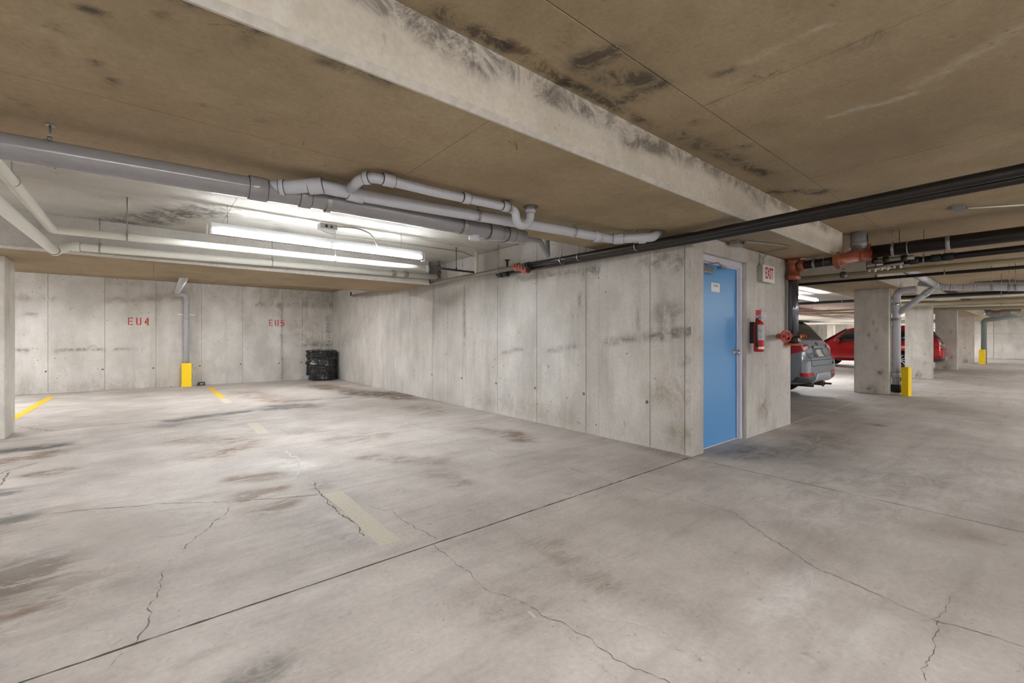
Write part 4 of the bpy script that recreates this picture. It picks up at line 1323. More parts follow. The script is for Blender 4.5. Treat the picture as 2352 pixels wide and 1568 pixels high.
o = b.build('plastic_wrap', MF, None, 'crinkled clear plastic film wrapped round the stack of tyres', 'plastic wrap', fix=False)
o.location = (tx, ty, 0)

# ================================================================== RIGHT-HAND RISER AND GROOVED FITTINGS
RX, RYy = 6.80, 2.195
rr = .062
ri = empty('standpipe', (RX, RYy, 1.1), 'black vertical standpipe with rust red fittings at the corner right of the extinguisher', 'pipe')
zt1 = P(1820, 640, X=RX).z; zbot = P(1820, 790, X=RX).z
MB().cyl((RX, RYy, zbot + .02), (RX, RYy, zt1 + .03), rr, 28).build('tube', mat('glossy_black_pipe', rgb(104, 110, 120), .24, metal=.7, coat=.6, bump=.03), ri)
f_ = MB()
zt2 = P(1820, 612, X=RX).z
f_.tube([(RX, RYy, zt1 - .02), (RX, RYy, zt1 + .0), (RX, RYy, zt1 + .05), (RX, RYy, zt1 + .055), (RX, RYy, 2.24), (RX, RYy, 2.245), (RX, RYy, 2.28), (RX, RYy, 2.285)], [.07, .085, .085, .074, .074, .09, .09, .075], 24)
f_.build('tee_fitting', M_COPPER, ri, label='rust red grooved tee')
for zz in (zt1 + .015, 2.262):
    cc = MB(); cc.tube([(RX, RYy, zz - .028), (RX, RYy, zz - .026), (RX, RYy, zz + .026), (RX, RYy, zz + .028)], [.072, .088, .088, .072], 24)
    cc.box((RX - .115, RYy - .022, zz - .02), (RX + .115, RYy + .022, zz + .02), rot=None)
    cc.build('bolted_clamp', M_COPPER, ri, bevel=.004)
MB().lathe([(.07, 2.293), (.15, 2.293), (.15, 2.299), (.07, 2.299)], n=28, o=(RX, RYy, 0)).build('ceiling_plate', M_COPPER, ri)
MB().tube([(RX, RYy, zbot - .02), (RX, RYy, zbot - .018), (RX, RYy, zbot + .0), (RX, RYy, zbot + .01)], [.06, .115, .115, .06], 24).build('flange', mat('orange_flange', rgb(206, 104, 62), .35, coat=.3, bump=.1, var=.15), ri, label='orange bottom flange')
MB().cyl((RX, RYy, zbot + .012), (RX, RYy, zbot + .10), .068, 24).build('band', M_DARK, ri)
tg = P(1828, 785, Y=RYy - .075)
MB().box((RX - .035, RYy - .074, zbot + .045), (RX + .055, RYy - .066, zbot + .08)).build('tag', M_WHITE, ri, label='white tag with small print')
# valve with red hand wheel (axis towards the aisle)
wz = P(1801, 772, X=RX).z
wc = P(1801, 772, Y=2.08)
vv_ = ri
w_ = MB()
R_w = .070
def torus(mb, c, ax, R, r, n=28, k=10):
    ax = Vector(ax).normalized(); u = ax.orthogonal().normalized(); v = ax.cross(u)
    b0 = len(mb.v)
    for i in range(n):
        a = 2 * math.pi * i / n
        d = u * math.cos(a) + v * math.sin(a)
        for j in range(k):
            t = 2 * math.pi * j / k
            mb.v.append(Vector(c) + d * (R + r * math.cos(t)) + ax * (r * math.sin(t)))
    for i in range(n):
        for j in range(k):
            i2, j2 = (i + 1) % n, (j + 1) % k
            mb.f.append((b0 + i * k + j, b0 + i2 * k + j, b0 + i2 * k + j2, b0 + i * k + j2)); mb.m.append(0); mb.sm.append(True)
wc = Vector((wc.x, 2.06, wc.z))
wax = Vector((-.45, -.9, 0))
torus(w_, wc, wax, R_w, .011)
for a in range(5):
    an = 2 * math.pi * a / 5
    u = wax.normalized().orthogonal().normalized(); v = wax.normalized().cross(u)
    w_.cyl(wc, wc + (u * math.cos(an) + v * math.sin(an)) * R_w, .007, 8)
w_.cyl(wc - wax.normalized() * .01, wc + wax.normalized() * .02, .016, 12)
w_.build('hand_wheel', M_REDW, vv_, label='red five spoke hand wheel')
vb_ = MB()
vb_.cyl(wc, wc - wax.normalized() * .07, .012, 10)
vb_.tube([wc - wax.normalized() * .05, wc - wax.normalized() * .11, Vector((RX - .05, RYy, wz + .01))], [.03, .036, .032], 16)
vb_.build('valve_body', M_COPPER, vv_)
sv = MB()
sv.cyl((RX + .02, RYy - .08, wz), (RX + .11, RYy - .09, wz), .022, 14)
sv.cyl((RX + .10, RYy - .09, wz), (RX + .13, RYy - .09, wz), .034, 14)
sv.build('side_outlet', M_REDW, ri, label='small red side outlet')
sv = MB(); sv.cyl((RX + .01, RYy - .085, wz - .05), (RX + .01, RYy - .085, wz + .03), .014, 10); sv.build('brass_cock', mat('brass', rgb(176, 150, 96), .3, metal=.8), ri)

# horizontal: tee -> black -> orange wye -> big black pipe going to the aisle
XH = 7.4
H0 = Vector((RX, RYy, P(1822, 612, X=RX).z))
Hb = P(1925, 598, Z=H0.z + .005)
big0 = P(1992, 580, X=XH); big1 = P(2352, 536, X=XH)
b1 = (big1 - big0).normalized()
e = empty('transfer_pipe', H0, 'short dark pipe with clamps between the red tee and the orange fitting', 'pipe')
dd = (Hb - H0).normalized()
MB().cyl(H0 + dd * .06, Hb, .056, 24).build('tube', M_BLACKP, e)
for t, m_, w_ in ((.11, M_COPPER, .07),):
    MB().tube([H0 + dd * (t - w_ / 2), H0 + dd * (t - w_ / 2 + .004), H0 + dd * (t + w_ / 2 - .004), H0 + dd * (t + w_ / 2)], [.068, .078, .078, .068], 20).build('clamp', m_, e)
L_h = (Hb - H0).length
hanger(e, H0 + dd * (L_h * .5), .057, ZB1, d=dd, w=.03)
for t in (.72,):
    coupling(e, H0 + dd * (L_h * t), dd, .058, .008, M_GALV, name='band', ring=False)
oe = empty('elbow_fitting', Hb, 'large orange red grooved pipe fitting angling up to the thick black pipe', 'pipe fitting')
sp_ = P(1937, 631, Z=2.10)
MB().lathe([(0, -.045), (.03, -.04), (.045, -.015), (.045, .015), (.03, .04), (0, .045)], n=20, o=sp_).build('gauge', mat('smoky_glass', rgb(80, 80, 76), .1, coat=.6), oe, label='round grey gauge hanging below')
MB().cyl(sp_ + EZ * .04, sp_ + EZ * .09, .014, 10).build('gauge_stem', M_GALV, oe)
m1 = MB()
ctl = [Hb - dd * .02, Hb + dd * .05, Hb.lerp(big0, .55) + EZ * .02, big0]
m1.tube([Hb - dd * .03, Hb - dd * .028, Hb + dd * .03, Hb + dd * .035, Hb.lerp(big0, .5), big0 + b1 * .0], [.060, .064, .068, .070, .084, .088], 24)
m1.build('body', M_COPPER, oe)
m1 = MB(); m1.tube([big0 - b1 * .03, big0 - b1 * .026, big0 + b1 * .04, big0 + b1 * .044], [.09, .112, .112, .09], 24)
c2 = MB(); c2.tube([Hb - dd * .04, Hb - dd * .036, Hb + dd * .03, Hb + dd * .034], [.064, .084, .084, .064], 24)
c2.box((-.015, -.11, -.02), (.015, .11, .02), rot=Matrix.Rotation(1.57, 3, 'X') @ Matrix.Rotation(0, 3, 'Z'), o=Hb)
c2.build('clamp', M_COPPER, oe, bevel=.004)
mid_ = Hb.lerp(big0, .55)
m1.box((-.05, -.012, -.05), (.05, .012, .05), rot=Matrix.Rotation(.6, 3, 'Y'), o=mid_ + Vector((-.03, -.07, -.02)))
m1.build('clamp', M_COPPER, oe, bevel=.004)
stb = P(1975, 545, X=7.45)
e = empty('stub_pipe', stb, 'dark vertical stub pipe rising from the orange fitting into the slab', 'pipe')
sx_ = P(1972, 560, X=7.3)
MB().cyl((sx_.x, sx_.y, sx_.z - .1), (sx_.x, sx_.y, ZS), .088, 24).build('tube', M_PVCD, e)
coupling(e, (sx_.x, sx_.y, P(1972, 562, X=7.3).z), EZ, .09, .06, M_PVCD)
b = MB(); b.box((sx_.x + .1, sx_.y - .15, 2.42), (sx_.x + .3, sx_.y + .05, 2.44)); b.box((sx_.x + .14, sx_.y - .05, 2.42), (sx_.x + .16, sx_.y - .03, ZS)); b.box((sx_.x + .24, sx_.y - .05, 2.42), (sx_.x + .26, sx_.y - .03, ZS)); b.build('bracket', M_BLACKP, e)
# the thick black pipe
p12 = pipe('thick_black_pipe', [big0, big1, big1 + b1 * 3], .082, M_BLACKP, 'thick matt black pipe running from the orange fitting to the right edge', fil=0, n=26)
for px, py in ((2052, 572),):
    a = P(px, py, X=XH); hanger(p12, big0 + b1 * ((a - big0).dot(b1)), .083, ZS, d=b1, w=.03)
for px in (2085, 2178):
    a = P(px, 565, X=XH); coupling(p12, big0 + b1 * ((a - big0).dot(b1)), b1, .084, .012 if px < 2100 else .04, M_GALV, name='band', ring=False)
# thinner black pipes and cream pipes crossing the aisle ceiling (all run with the side wall)
def run(name, px0, py0, px1, py1, X, r, m, label, hang=(), ext=3.0, back=0.0):
    a, c = P(px0, py0, X=X), P(px1, py1, X=X)
    d = (c - a).normalized()
    e = pipe(name, [a - d * back, c, c + d * ext], r, m, label, fil=0, n=16)
    for hx in hang:
        q = P(hx, 600, X=X); t = (q.y - a.y) / d.y
        hanger(e, a + d * t, r, ZS, d=d, w=.014)
    return e


r1_ = run('black_branch_pipe', 2030, 606, 2352, 570, 7.75, .042, M_BLACKP, 'thinner black pipe just below the thick black one', hang=(2122,))
for px in (2100, 2150, 2178):
    pa_, pc_ = P(2030, 606, X=7.75), P(2352, 570, X=7.75)
    yy_ = YonX(px, 7.75)
    a = pa_.lerp(pc_, (yy_ - pa_.y) / (pc_.y - pa_.y))
    coupling(r1_, a, EY, .046, .1, mat('green_black_steel', rgb(38, 44, 40), .4, metal=.3, bump=.1), ring=False, name='clamp')
# manifold of small valves
mv = empty('valve_manifold', P(2000, 605, X=7.6), 'row of small grey pipe nipples and valves under the thick black pipe', 'manifold')
b = MB()
m0, m1_ = P(1990, 617, X=7.6), P(2075, 604, X=7.6)
b.cyl(m0, m1_, .018, 12)
m2, m3 = P(1995, 600, X=7.55), P(2100, 590, X=7.55)
b.cyl(m2, m3, .028, 12)
b.build('header', M_GREYP, mv)
for k in range(6):
    q = m0.lerp(m1_, .08 + k * .17)
    b = MB(); b.cyl(q, q - EZ * (.05 + .01 * (k % 2)), .011, 8); b.cyl(q - EZ * .03, q - EZ * .05, .017, 8)
    b.build('nipple', M_WHITEP, mv)
for t in (.15, .4, .8):
    q = m2.lerp(m3, t); MB().cyl(q - EY * .03, q + EY * .03, .042, 12).build('clamp', M_BLACKP, mv)
for t in (.0, .9):
    q = m0.lerp(m1_, t); MB().cyl(q, (q.x, q.y, ZS), .004, 6).build('rod', M_BLACKP, mv)
run('cream_pipe', 1832, 640, 2352, 597, 8.3, .036, M_CREAMP, 'cream painted pipe crossing above the gap beside the standpipe', back=2.5)
run('slim_black_pipe', 1832, 654, 2352, 613, 9.35, .026, M_BLACKP, 'slim black pipe right below the cream painted pipe', hang=(2170,), back=2.5)
run('white_gas_pipe', 2300, 576, 2352, 571, 8.0, .02, M_CREAMP, 'thin cream pipe close behind the thinner black pipe', ext=2, back=1.3)
# vertical drain at nearest column with wye
DX, DY = 12.45, 2.04
R5 = .072
zt_ = P(2053, 668, X=DX).z
e = pipe('column_drain_pipe', [Vector((DX, DY, .02)), Vector((DX, DY, zt_)), P(2105, 664, X=DX)], R5, M_PVC, 'grey vertical drain pipe strapped to the nearest right column', n=24, fil=.16)
coupling(e, (DX, DY, 1.62), EZ, R5 + .006, .05, M_GALV, ring=False)
coupling(e, (DX, DY, .42), EZ, R5 + .008, .10, M_PVC)
coupling(e, (DX, DY, .13), EZ, R5 + .014, .16, M_BLACK, ring=False)
coupling(e, (DX, DY, 1.95), EZ, R5 + .006, .05, M_CHROME, ring=False)
MB().cyl((DX + .02, DY - .07, .33), (DX + .02, DY - .17, .33), .045, 16).build('cleanout', M_PVCD, e, label='grey cleanout plug')
w0 = P(2055, 722, X=DX); w1 = P(2152, 656, X=DX)
e2 = pipe('diagonal_drain_pipe', [Vector((DX, DY, w0.z)), w1], .06, M_PVC, 'diagonal grey drain pipe branching off the column drain', n=22)
coupling(e2, Vector((DX, DY, w0.z)).lerp(w1, .75), w1 - w0, .064, .08, M_PVC)
w2 = P(2352, 661, X=DX)
e3 = pipe('aisle_drain_pipe', [P(2110, 650, X=DX), P(2165, 660, X=DX), w2, w2 + (w2 - w1).normalized() * 3], .062, M_PVC, 'grey drain pipe with couplings running right from the wye near the column', n=22, fil=.05)
for px in (2168, 2186, 2216, 2240):
    a = P(px, 660, X=DX); coupling(e3, a, (w2 - w1), .066, .03, M_PVC)
for px in (2278, 2318, 2332):
    a = P(px, 660.5, X=DX); hanger(e3, a, .063, ZS, d=(w2 - w1), w=.03)
w3 = Vector((9.4, w1.y + .02, 2.34))
e4 = pipe('cross_drain_pipe', [w1, Vector((w3.x, w3.y, w3.z))], .06, M_PVC, 'grey drain pipe coming towards the camera into the wye', n=22)
coupling(e4, w1.lerp(w3, .12), w3 - w1, .064, .08, M_PVC)
w4 = P(2238, 651, X=16.0); w5 = P(2352, 650, X=16.0)
e5 = pipe('upper_drain_pipe', [Vector((w4.x, w4.y, 2.6)), w4, w5, w5 + (w5 - w4).normalized() * 3], .07, M_PVCD, 'grey drain pipe with an elbow behind the aisle drain', fil=.1)
hanger(e5, P(2318, 650.3, X=16.0), .07, ZS, d=EY)
# further runs parallel with these
for (py0, py1, X, r, m_, lab) in ((684, 669, 14.4, .045, M_BLACKP, 'black pipe crossing the aisle beyond the nearest right column'),
                                  (690, 676, 15.4, .03, M_WHITEP, 'white pipe directly beneath the further black pipe'),
                                  (700, 688, 17.2, .06, M_CREAMP, 'wide cream pipe crossing between the second and third columns'),
                                  (706, 698, 19.2, .04, M_WHITEP, 'thin white pipe crossing beyond the third column'),
                                  (712, 705, 21.2, .06, M_CREAMP, 'cream pipe crossing close to the far end wall')):
    run('aisle_crossing_pipe', 2060, py0, 2352, py1, X, r, m_, lab, ext=4, back=.5, hang=(2300,))
# ducting and cooler far right
e = empty('unit_heater', (25.5, .6, 2.1), 'silver flexible duct hanging above the aisle far to the right', 'duct')
b = MB()
pts = [P(2262, 716, X=25.5), P(2285, 722, X=25.5), P(2310, 716, X=25.5), P(2345, 717, X=25.5)]
fp_ = fillet(pts, .4, 10)
b.tube(fp_, [.12 + .015 * (i % 2) for i in range(len(fp_))], 14)
duct_pt = fp_[len(fp_) // 2]
b.build('flexible_duct', M_GALV, e)
hanger(e, duct_pt, .14, ZS, d=EY)
# teal drain by the last column
e = pipe('far_drain_pipe', [Vector((31.45, 1.9, .0)), Vector((31.45, 1.9, 2.1)), Vector((31.3, .7, 2.3))], .11, mat('teal_grey_pvc', rgb(140, 152, 150), .35, bump=.05), 'teal grey vertical drain pipe beside the last column', fil=.15)

# ---- background services in the gap above the parked cars
for i, (x, y, x2, y2, z, r, m_, lab) in enumerate((
    (21.0, 6.3, 32.5, 6.3, 2.24, .03, M_WHITEP, 'slim white pipe above the red car leading towards the end wall'),
    (25.0, 3.6, 25.0, 7.1, 2.38, .07, M_CREAMP, 'large cream pipe over the far parking bay'),
    (30.5, 3.6, 30.5, 12, 2.10, .06, M_WHITEP, 'white pipe hanging low over the far parking bay'),
    (33.0, 3.6, 33.0, 12, 2.15, .09, M_GREYP, 'grey pipe over the far parking bay near the end wall'),
    (17.4, 3.4, 17.4, 7.0, 2.42, .045, M_BLACKP, 'dark pipe crossing right of the far lamp'),
    (20.5, 3.4, 20.5, 7.1, 2.3, .035, M_CREAMP, 'cream pipe crossing behind the far lamp'),
)):
    e = pipe('background_pipe', [Vector((x, y, z)), Vector((x2, y2, z))], r, m_, lab, n=12)
    dv = Vector((x2 - x, y2 - y, 0)).normalized()
    for t_ in (.8, min(3.0, (Vector((x2, y2, 0)) - Vector((x, y, 0))).length - .5)):
        hanger(e, Vector((x, y, z)) + dv * t_, r, ZS, d=dv, w=.014)
e = column(36.5, 9.3, ZB2, 'small dark column near the far wall above the red car', .4, .4)

# ================================================================== CARS
def loft(name, stations, mats, parent, sub=2, face_mat=None):
    """stations: list of (y, [(x,z) half section from bottom centre up to top centre])"""
    n = len(stations[0][1])
    me = bpy.data.meshes.new(name)
    vs, fs, ms = [], [], []
    full = []
    for y, sec in stations:
        row = [(x, y, z) for x, z in sec]
        mir = [(-x, y, z) for x, z in reversed(sec[1:-1])]
        full.append(row + mir)
    m = len(full[0])
    for row in full: vs += row
    for i in range(len(full) - 1):
        for k in range(m):
            k2 = (k + 1) % m
            fs.append((i * m + k, i * m + k2, (i + 1) * m + k2, (i + 1) * m + k))
            ms.append(face_mat(i, k if k < n - 1 else (2 * (n - 1) - 1 - k)) if face_mat else 0)
    # caps as strips
    for base in (0, (len(full) - 1) * m):
        for k in range(n - 1):
            a, b_ = base + k, base + k + 1
            c, d = base + (m - k - 1) % m, base + (m - k) % m
            f = [a, b_, c, d]
            g = []
            for q in f:
                if q not in g: g.append(q)
            if len(g) >= 3:
                fs.append(tuple(g)); ms.append(0)
    me.from_pydata(vs, [], fs)
    for x in mats: me.materials.append(x)
    me.polygons.foreach_set('material_index', ms)
    bm = bmesh.new(); bm.from_mesh(me); bmesh.ops.recalc_face_normals(bm, faces=bm.faces); bm.to_mesh(me); bm.free()
    for p in me.polygons: p.use_smooth = True
    o = bpy.data.objects.new(name, me)
    COL.objects.link(o)
    if parent: o.parent = parent
    return o


def apply_mods(o):
    dg = bpy.context.evaluated_depsgraph_get()
    me = bpy.data.meshes.new_from_object(o.evaluated_get(dg))
    o.modifiers.clear()
    old = o.data
    o.data = me
    return o


def suv(label, loc, paint, L=4.52, W=1.84, H=1.68, detail=True, wheel_m=None, rear='grey'):
    car = empty('car', loc, label, 'car')
    car['_local'] = 1
    hw = W / 2
    #  y, z_bottom, z_sill, z_shoulder, z_belt, z_top, w_sill, w_shoulder, w_belt, w_top
    T = [
        (0.00, .42, .50, .66, .76, .80, .84, .85, .82, .62),
        (0.015, .36, .46, .67, .79, .83, .87, .875, .84, .64),
        (0.09, .31, .43, .70, .86, .88, .895, .90, .86, .66),
        (0.10, .31, .42, .72, 1.00, 1.06, .90, .905, .86, .68),
        (0.13, .30, .42, .74, 1.05, 1.12, .90, .905, .86, .68),
        (0.22, .28, .40, .80, 1.10, 1.24, .915, .915, .87, .66),
        (0.42, .27, .38, .86, 1.12, 1.48, .92, .92, .87, .64),
        (0.62, .26, .36, .88, 1.12, 1.63, .92, .92, .87, .62),
        (1.05, .25, .35, .88, 1.10, 1.67, .92, .92, .87, .61),
        (1.80, .24, .34, .86, 1.07, 1.68, .92, .92, .87, .61),
        (2.45, .24, .34, .84, 1.05, 1.64, .92, .92, .87, .60),
        (2.85, .24, .34, .83, 1.03, 1.50, .92, .92, .86, .61),
        (3.25, .24, .34, .82, 1.01, 1.22, .92, .92, .85, .64),
        (3.50, .24, .34, .80, .98, 1.06, .91, .915, .84, .62),
        (4.10, .25, .36, .76, .90, .96, .89, .89, .78, .52),
        (4.40, .28, .40, .66, .78, .82, .80, .80, .68, .45),
        (4.52, .36, .46, .60, .66, .68, .62, .62, .55, .35),
    ]
    st = []
    k_ = hw / .92
    for (y, zb_, zs, zsh, zbl, zt, wsl, wsh, wb_, wt) in T:
        if rear != 'grey' and 2.2 < y < 3.6: y += (.30 if y < 3 else .26)
        y *= L / 4.52
        g = H / 1.68 if zt > 1.1 else 1
        zt *= g * (1.03 if zt > 1.4 else 1)
        st.append((y, [(0, zb_), (wsl * .85 * k_, zb_), (wsl * k_, zs), (wsh * k_, (zs + zsh) / 2), (wsh * k_, zsh), (wb_ * k_, zbl), (wt * k_ * 1.04, zt - .05 * min(1, (zt - zbl) * 2)), (wt * k_ * .8, zt), (0, zt + .012)]))
    body = loft('body', st, [paint, M_DARK], car)
    mod = body.modifiers.new('s', 'SUBSURF'); mod.levels = 2; mod.render_levels = 2
    apply_mods(body)
    # wheel arches cut out
    wy = [(.98 if rear == 'grey' else 1.2) * L / 4.52, 3.72 * L / 4.52]
    cutters = []
    for yy in wy:
        cb_ = MB(); cb_.cyl((-1.2, yy, .34), (1.2, yy, .34), .385, 32, smooth=False)
        c_ = cb_.build('cutter', M_DARK); c_.location = loc
        cutters.append(c_)
    bpy.context.view_layer.update()
    for c_ in cutters:
        mo = body.modifiers.new('b', 'BOOLEAN'); mo.operation = 'DIFFERENCE'; mo.object = c_; mo.solver = 'EXACT'
    try:
        apply_mods(body)
    except Exception:
        body.modifiers.clear()
    for c_ in cutters:
        bpy.data.objects.remove(c_)
    for p in body.data.polygons: p.use_smooth = True
    # underbody inner
    ib = MB(); ib.box((-hw * .78, .45, .28), (hw * .78, L - .35, .7)); ib.build('underbody', M_DARK, car)
    R_ = .345
    par_glass = None
    for yy in wy:
        for sx in (-1, 1):
            x_out = sx * (hw - .015)
            wh = MB()
            wh.lathe([(.22, 0), (.30, 0), (.335, -.025 * sx), (R_, -.05 * sx), (R_, -.18 * sx), (.32, -.215 * sx), (.22, -.22 * sx)], n=36, axis='x', o=(x_out, yy, R_), close=True)
            w_o = wh.build('wheel', M_BLACK, car, label='black tyre with silver rim')
            rm = MB()
            rm.lathe([(.0, -.06 * sx), (.05, -.05 * sx), (.05, -.02 * sx), (0, -.02 * sx)], n=16, axis='x', o=(x_out, yy, R_))
            rm.lathe([(.205, -.1 * sx), (.225, -.01 * sx), (.235, -.0 * sx), (.225, .004 * sx), (.20, -.02 * sx)], n=36, axis='x', o=(x_out, yy, R_), close=True)
            for k in range(10):
                a = 2 * math.pi * k / 10 + .1
                R = Matrix.Rotation(a, 3, 'X')
                rm.box((-.02, .04, -.016), (.012, .215, .016), rot=R, o=(x_out - sx * .03, yy, R_))
            rm.lathe([(0, -.12 * sx), (.21, -.12 * sx), (.21, -.11 * sx), (0, -.11 * sx)], n=30, axis='x', o=(x_out, yy, R_), m=1)
            rm.build('rim', [M_CHROME if wheel_m is None else wheel_m, M_DARK], w_o)
    gl = mat('tinted_car_glass', rgb(22, 24, 26), .06, coat=.5)
    # side windows
    for sx in (-1, 1):
        for (ya, yb2, yt0, yt1) in ((.62, 1.25, .82, 1.28), (1.33, 2.10, 1.36, 2.10), (2.18, 3.05 + (0 if rear == 'grey' else .27), 2.18, 2.62 + (0 if rear == 'grey' else .27))):
            pts = []
            ns = 6
            b = MB()
            for j in range(2):
                for i in range(ns + 1):
                    t = i / ns
                    yy = ((ya + (yb2 - ya) * t) if j == 0 else (yt0 + (yt1 - yt0) * t)) * L / 4.52
                    zz = 1.10 if j == 0 else 1.52 * H / 1.68
                    # interpolate body half width on this side
                    xx = .868 * k_ if j == 0 else .672 * k_
                    b.v.append(Vector((sx * (xx + .006), yy, zz)))
            for i in range(ns):
                b.f.append((i, i + 1, ns + 1 + i + 1, ns + 1 + i)); b.m.append(0); b.sm.append(True)
            o = b.build('side_window', gl, car, fix=False)
            so = o.modifiers.new('t', 'SOLIDIFY'); so.thickness = .02; so.offset = 0
    # windscreen
    wo = 0 if rear == 'grey' else .27
    b = MB()
    b.v = [Vector(q) for q in ((-.80 * k_, (3.42 + wo) * L / 4.52, 1.07), (.80 * k_, (3.42 + wo) * L / 4.52, 1.07), (.58 * k_, (2.66 + wo) * L / 4.52, 1.60 * H / 1.68), (-.58 * k_, (2.66 + wo) * L / 4.52, 1.60 * H / 1.68))]
    b.f = [(0, 1, 2, 3)]; b.m = [0]; b.sm = [False]
    o = b.build('windscreen', gl, car, fix=False); so = o.modifiers.new('t', 'SOLIDIFY'); so.thickness = .05; so.offset = 0
    # everything on the tail is laid on the real body surface
    from mathutils.bvhtree import BVHTree
    bvh = BVHTree.FromPolygons([v.co.copy() for v in body.data.vertices], [tuple(p.vertices) for p in body.data.polygons])

    def hit(x, z, side=0.0):
        d = Vector((-side, 1, 0)).normalized()
        tgt = Vector((x, .35, z))
        for _k in range(30):
            o_, n_, _, _ = bvh.ray_cast(tgt - d * 3, d)
            if o_ is not None and o_.y < 1.2:
                return o_, n_
            tgt = Vector((tgt.x * .985, tgt.y, tgt.z - .008))
        return Vector((x, .3, z)), Vector((0, -1, 0))

    def patch(name, quad, m_, par, off=.006, th=.012, nu=10, nv=6, side=(0, 0), label=None, smooth=True):
        """quad of (x,z) corners (bl, br, tr, tl) laid over the tail"""
        b = MB()
        (a, b1_, c, d) = quad
        top, bot = [], []
        for j in range(nv + 1):
            for i in range(nu + 1):
                u_, v_ = i / nu, j / nv
                x = (a[0] * (1 - u_) + b1_[0] * u_) * (1 - v_) + (d[0] * (1 - u_) + c[0] * u_) * v_
                z = (a[1] * (1 - u_) + b1_[1] * u_) * (1 - v_) + (d[1] * (1 - u_) + c[1] * u_) * v_
                p, n_ = hit(x, z, side[0] * (1 - u_) + side[1] * u_)
                if n_.y > 0: n_ = -n_
                b.v.append(p + n_ * off); bot.append(p - n_ * (th - off))
        N_ = len(b.v)
        b.v += bot
        W_ = nu + 1
        for j in range(nv):
            for i in range(nu):
                k = j * W_ + i
                b.f.append((k, k + 1, k + 1 + W_, k + W_)); b.m.append(0); b.sm.append(smooth)
        edge = [i for i in range(W_)] + [j * W_ + nu for j in range(1, nv + 1)] + [nv * W_ + i for i in range(nu - 1, -1, -1)] + [j * W_ for j in range(nv - 1, 0, -1)]
        for q, k in enumerate(edge):
            k2 = edge[(q + 1) % len(edge)]
            b.f.append((k, k2, N_ + k2, N_ + k)); b.m.append(0); b.sm.append(False)
        return b.build(name, m_, par, label=label)
    g_ = H / 1.68
    patch('rear_window', ((-.82 * k_, 1.17), (.82 * k_, 1.17), (.64 * k_, 1.55 * g_), (-.64 * k_, 1.55 * g_)), mat('dark_rear_glass', rgb(22, 22, 23), .35), car, off=.006, nu=14, nv=10)
    b = MB(); b.prism([(.40, 1.565), (.42, 1.595), (.85, 1.665), (.85, 1.61)], (-.58 * k_, 0, 0), (0, 1, 0), (0, 0, g_), (1.16 * k_, 0, 0)); b.build('spoiler', M_DARK if rear == 'grey' else paint, car, bevel=.01)
    lens = mat('red_tail_lens', rgb(176, 52, 66), .1, coat=.8)
    pink = mat('clear_pink_lens', rgb(226, 186, 196), .1, coat=.8)
    dkr = mat('dark_red_lens', rgb(120, 20, 32), .12, coat=.8)
    for sx in (-1, 1):
        e1 = patch('tail_light', ((sx * .50 * k_, 1.02), (sx * .88 * k_, .90), (sx * .89 * k_, 1.09), (sx * .56 * k_, 1.085)), lens, car, off=.014, th=.03, side=(0, sx * .7), nu=14)
        patch('reverse_lens', ((sx * .55 * k_, 1.025), (sx * .74 * k_, .965), (sx * .74 * k_, 1.05), (sx * .58 * k_, 1.06)), pink, e1, off=.018, th=.02, side=(0, sx * .4))
        patch('side_lens', ((sx * .885 * k_, .92), (sx * .91 * k_, .96), (sx * .91 * k_, 1.08), (sx * .885 * k_, 1.08)), dkr, e1, off=.016, th=.02, side=(sx * .8, sx * 4), nu=6)
        patch('reflector', ((sx * .52 * k_, .475), (sx * .80 * k_, .475), (sx * .82 * k_, .545), (sx * .56 * k_, .545)), mat('red_reflector', rgb(200, 44, 50), .2, coat=.5), car, off=.008, side=(0, sx * .4))
    patch('rear_diffuser', ((-.52 * k_, .36), (.52 * k_, .36), (.40 * k_, .52), (-.40 * k_, .52)), mat('silver_diffuser', rgb(186, 192, 202), .35, metal=.3), car, off=.02, th=.04, label='silver lower bumper panel')
    for sx in (-1, 1):
        patch('bumper_cladding', ((sx * .52 * k_, .36), (sx * .84 * k_, .36), (sx * .84 * k_, .46), (sx * .46 * k_, .46)), mat('grey_cladding', rgb(88, 92, 100), .5), car, off=.012, th=.03, side=(0, sx * .4))
    p_, n_ = hit(0, .9)
    patch('plate_recess', ((-.34 * k_, .83), (.34 * k_, .83), (.30 * k_, 1.005), (-.30 * k_, 1.005)), mat('recess_paint', rgb(98, 108, 118), .4), car, off=.003, th=.01)
    patch('number_plate', ((-.155, .845), (.155, .845), (.155, .985), (-.155, .985)), mat('pale_plate', rgb(222, 220, 214), .5, bump=.1), car, off=.016, th=.02, nu=3, nv=3)
    patch('handle_bar', ((-.34 * k_, 1.01), (.34 * k_, 1.01), (.30 * k_, 1.06), (-.30 * k_, 1.06)), M_GALV, car, off=.028, th=.04, label='silver bar above the number plate')
    # seams of the tailgate and bumper
    dk = mat('seam_dark', rgb(34, 38, 44), .6)
    patch('bumper_seam', ((-.88 * k_, .775), (.88 * k_, .775), (.88 * k_, .785), (-.88 * k_, .785)), dk, car, off=.004, th=.006, nu=24, nv=1)
    patch('bumper_seam', ((-.66 * k_, .665), (.66 * k_, .665), (.66 * k_, .673), (-.66 * k_, .673)), dk, car, off=.004, th=.006, nu=24, nv=1)
    for sx in (-1, 1):
        patch('tailgate_seam', ((sx * .66 * k_, .67), (sx * .675 * k_, .67), (sx * .70 * k_, .97), (sx * .69 * k_, .97)), dk, car, off=.004, th=.006, nu=1, nv=12)
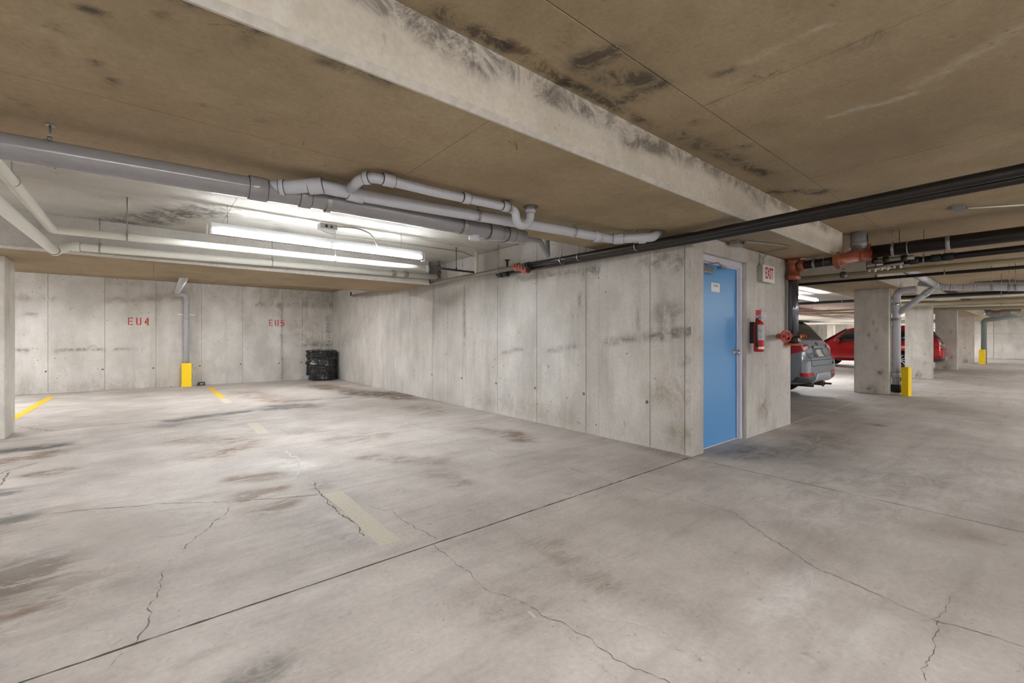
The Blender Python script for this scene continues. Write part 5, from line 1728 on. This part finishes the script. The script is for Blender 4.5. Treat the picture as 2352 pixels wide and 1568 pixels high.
    if detail:
        p_, n_ = hit(0, 1.10)
        b = MB(); b.lathe([(0, -.014), (.05, -.012), (.058, -.002), (.058, .02)], n=24, axis='y', o=(0, 0, 0))
        b.v = [Vector((q.x * 1.25, q.y + q.z * .3, q.z * .55)) + p_ for q in b.v]
        b.build('badge', mat('badge_grey', rgb(120, 126, 140), .2, metal=.6), car, label='small oval badge')
        p_, n_ = hit(-.55, .90)
        o = text_obj('lettering', 'ESCAPE', .06, M_CHROME, None, (-.50, p_.y - .012, .90), RY, ext=.004); o.parent = car
        b = MB()
        b.box((-.05, .02, .26), (.05, .35, .34)); b.box((-.03, -.14, .285), (.03, .03, .32)); b.box((-.07, -.02, .26), (.07, .05, .34))
        b.build('tow_hitch', mat('rusty_brown_steel', rgb(84, 66, 58), .5, metal=.4, bump=.2), car, bevel=.003, label='brown steel tow hitch')
        MB().tube([(-.13, .0, .30), (-.13, -.03, .25), (-.07, -.03, .25), (-.07, .0, .30)], .008, 6).build('chain_loop', M_DARK, car)
        MB().cyl((-.58, .0, .30), (-.58, .3, .30), .04, 16).build('exhaust_tip', M_DARK, car)
        patch('park_sensor', ((.60, .68), (.74, .68), (.74, .72), (.60, .72)), M_DARK, car, off=.005, nu=2, nv=2)
    # mirror
    for sx in (-1, 1):
        b = MB(); b.box((sx * .90 * k_, (2.88 + wo * .6) * L / 4.52, 1.05), (sx * (.90 * k_ + .2), (3.02 + wo * .6) * L / 4.52, 1.18)); b.build('wing_mirror', paint, car, bevel=.03)
    # door seams and handles
    sb = MB()
    for yy in (1.30, 2.14, 3.12):
        for sx in (-1, 1):
            sb.box((sx * hw - .008, yy * L / 4.52 - .004, .38), (sx * hw + .004, yy * L / 4.52 + .004, 1.0))
    sb.build('door_seam', M_CRACK, car)
    hb = MB()
    for yy in (1.42, 2.27):
        for sx in (-1, 1):
            hb.box((sx * hw - .01, yy * L / 4.52, .90), (sx * (hw + .022), yy * L / 4.52 + .16, .925))
    hb.build('door_handle', paint, car, bevel=.006)
    b = MB()
    for sx in (-1, 1):
        b.box((sx * hw - .012, 1.55 * L / 4.52, .42), (sx * (hw + .006), 3.25 * L / 4.52, .445))
    b.build('side_moulding', M_CHROME if rear != 'grey' else M_DARK, car)
    del car['_local']
    return car


G_PAINT = mat('grey_blue_car_paint', rgb(150, 160, 172), .32, metal=.15, coat=.8)
R_PAINT = mat('red_car_paint', rgb(196, 10, 22), .25, metal=.1, coat=.8)
suv('grey sport utility car parked with its rear to the aisle, beyond the standpipe', (10.52, 2.86, 0), G_PAINT)
suv('red sport utility car parked behind the second right column', (23.84, 2.42, 0), R_PAINT, L=4.7, W=1.88, H=1.70, detail=False, rear='red')
suv('dark red car parked furthest away, mostly hidden by columns', (33.5, 3.6, 0), mat('dark_red_car_paint', rgb(120, 20, 24), .25, coat=.8), L=4.5, W=1.84, H=1.6, detail=False, rear='red') if False else None
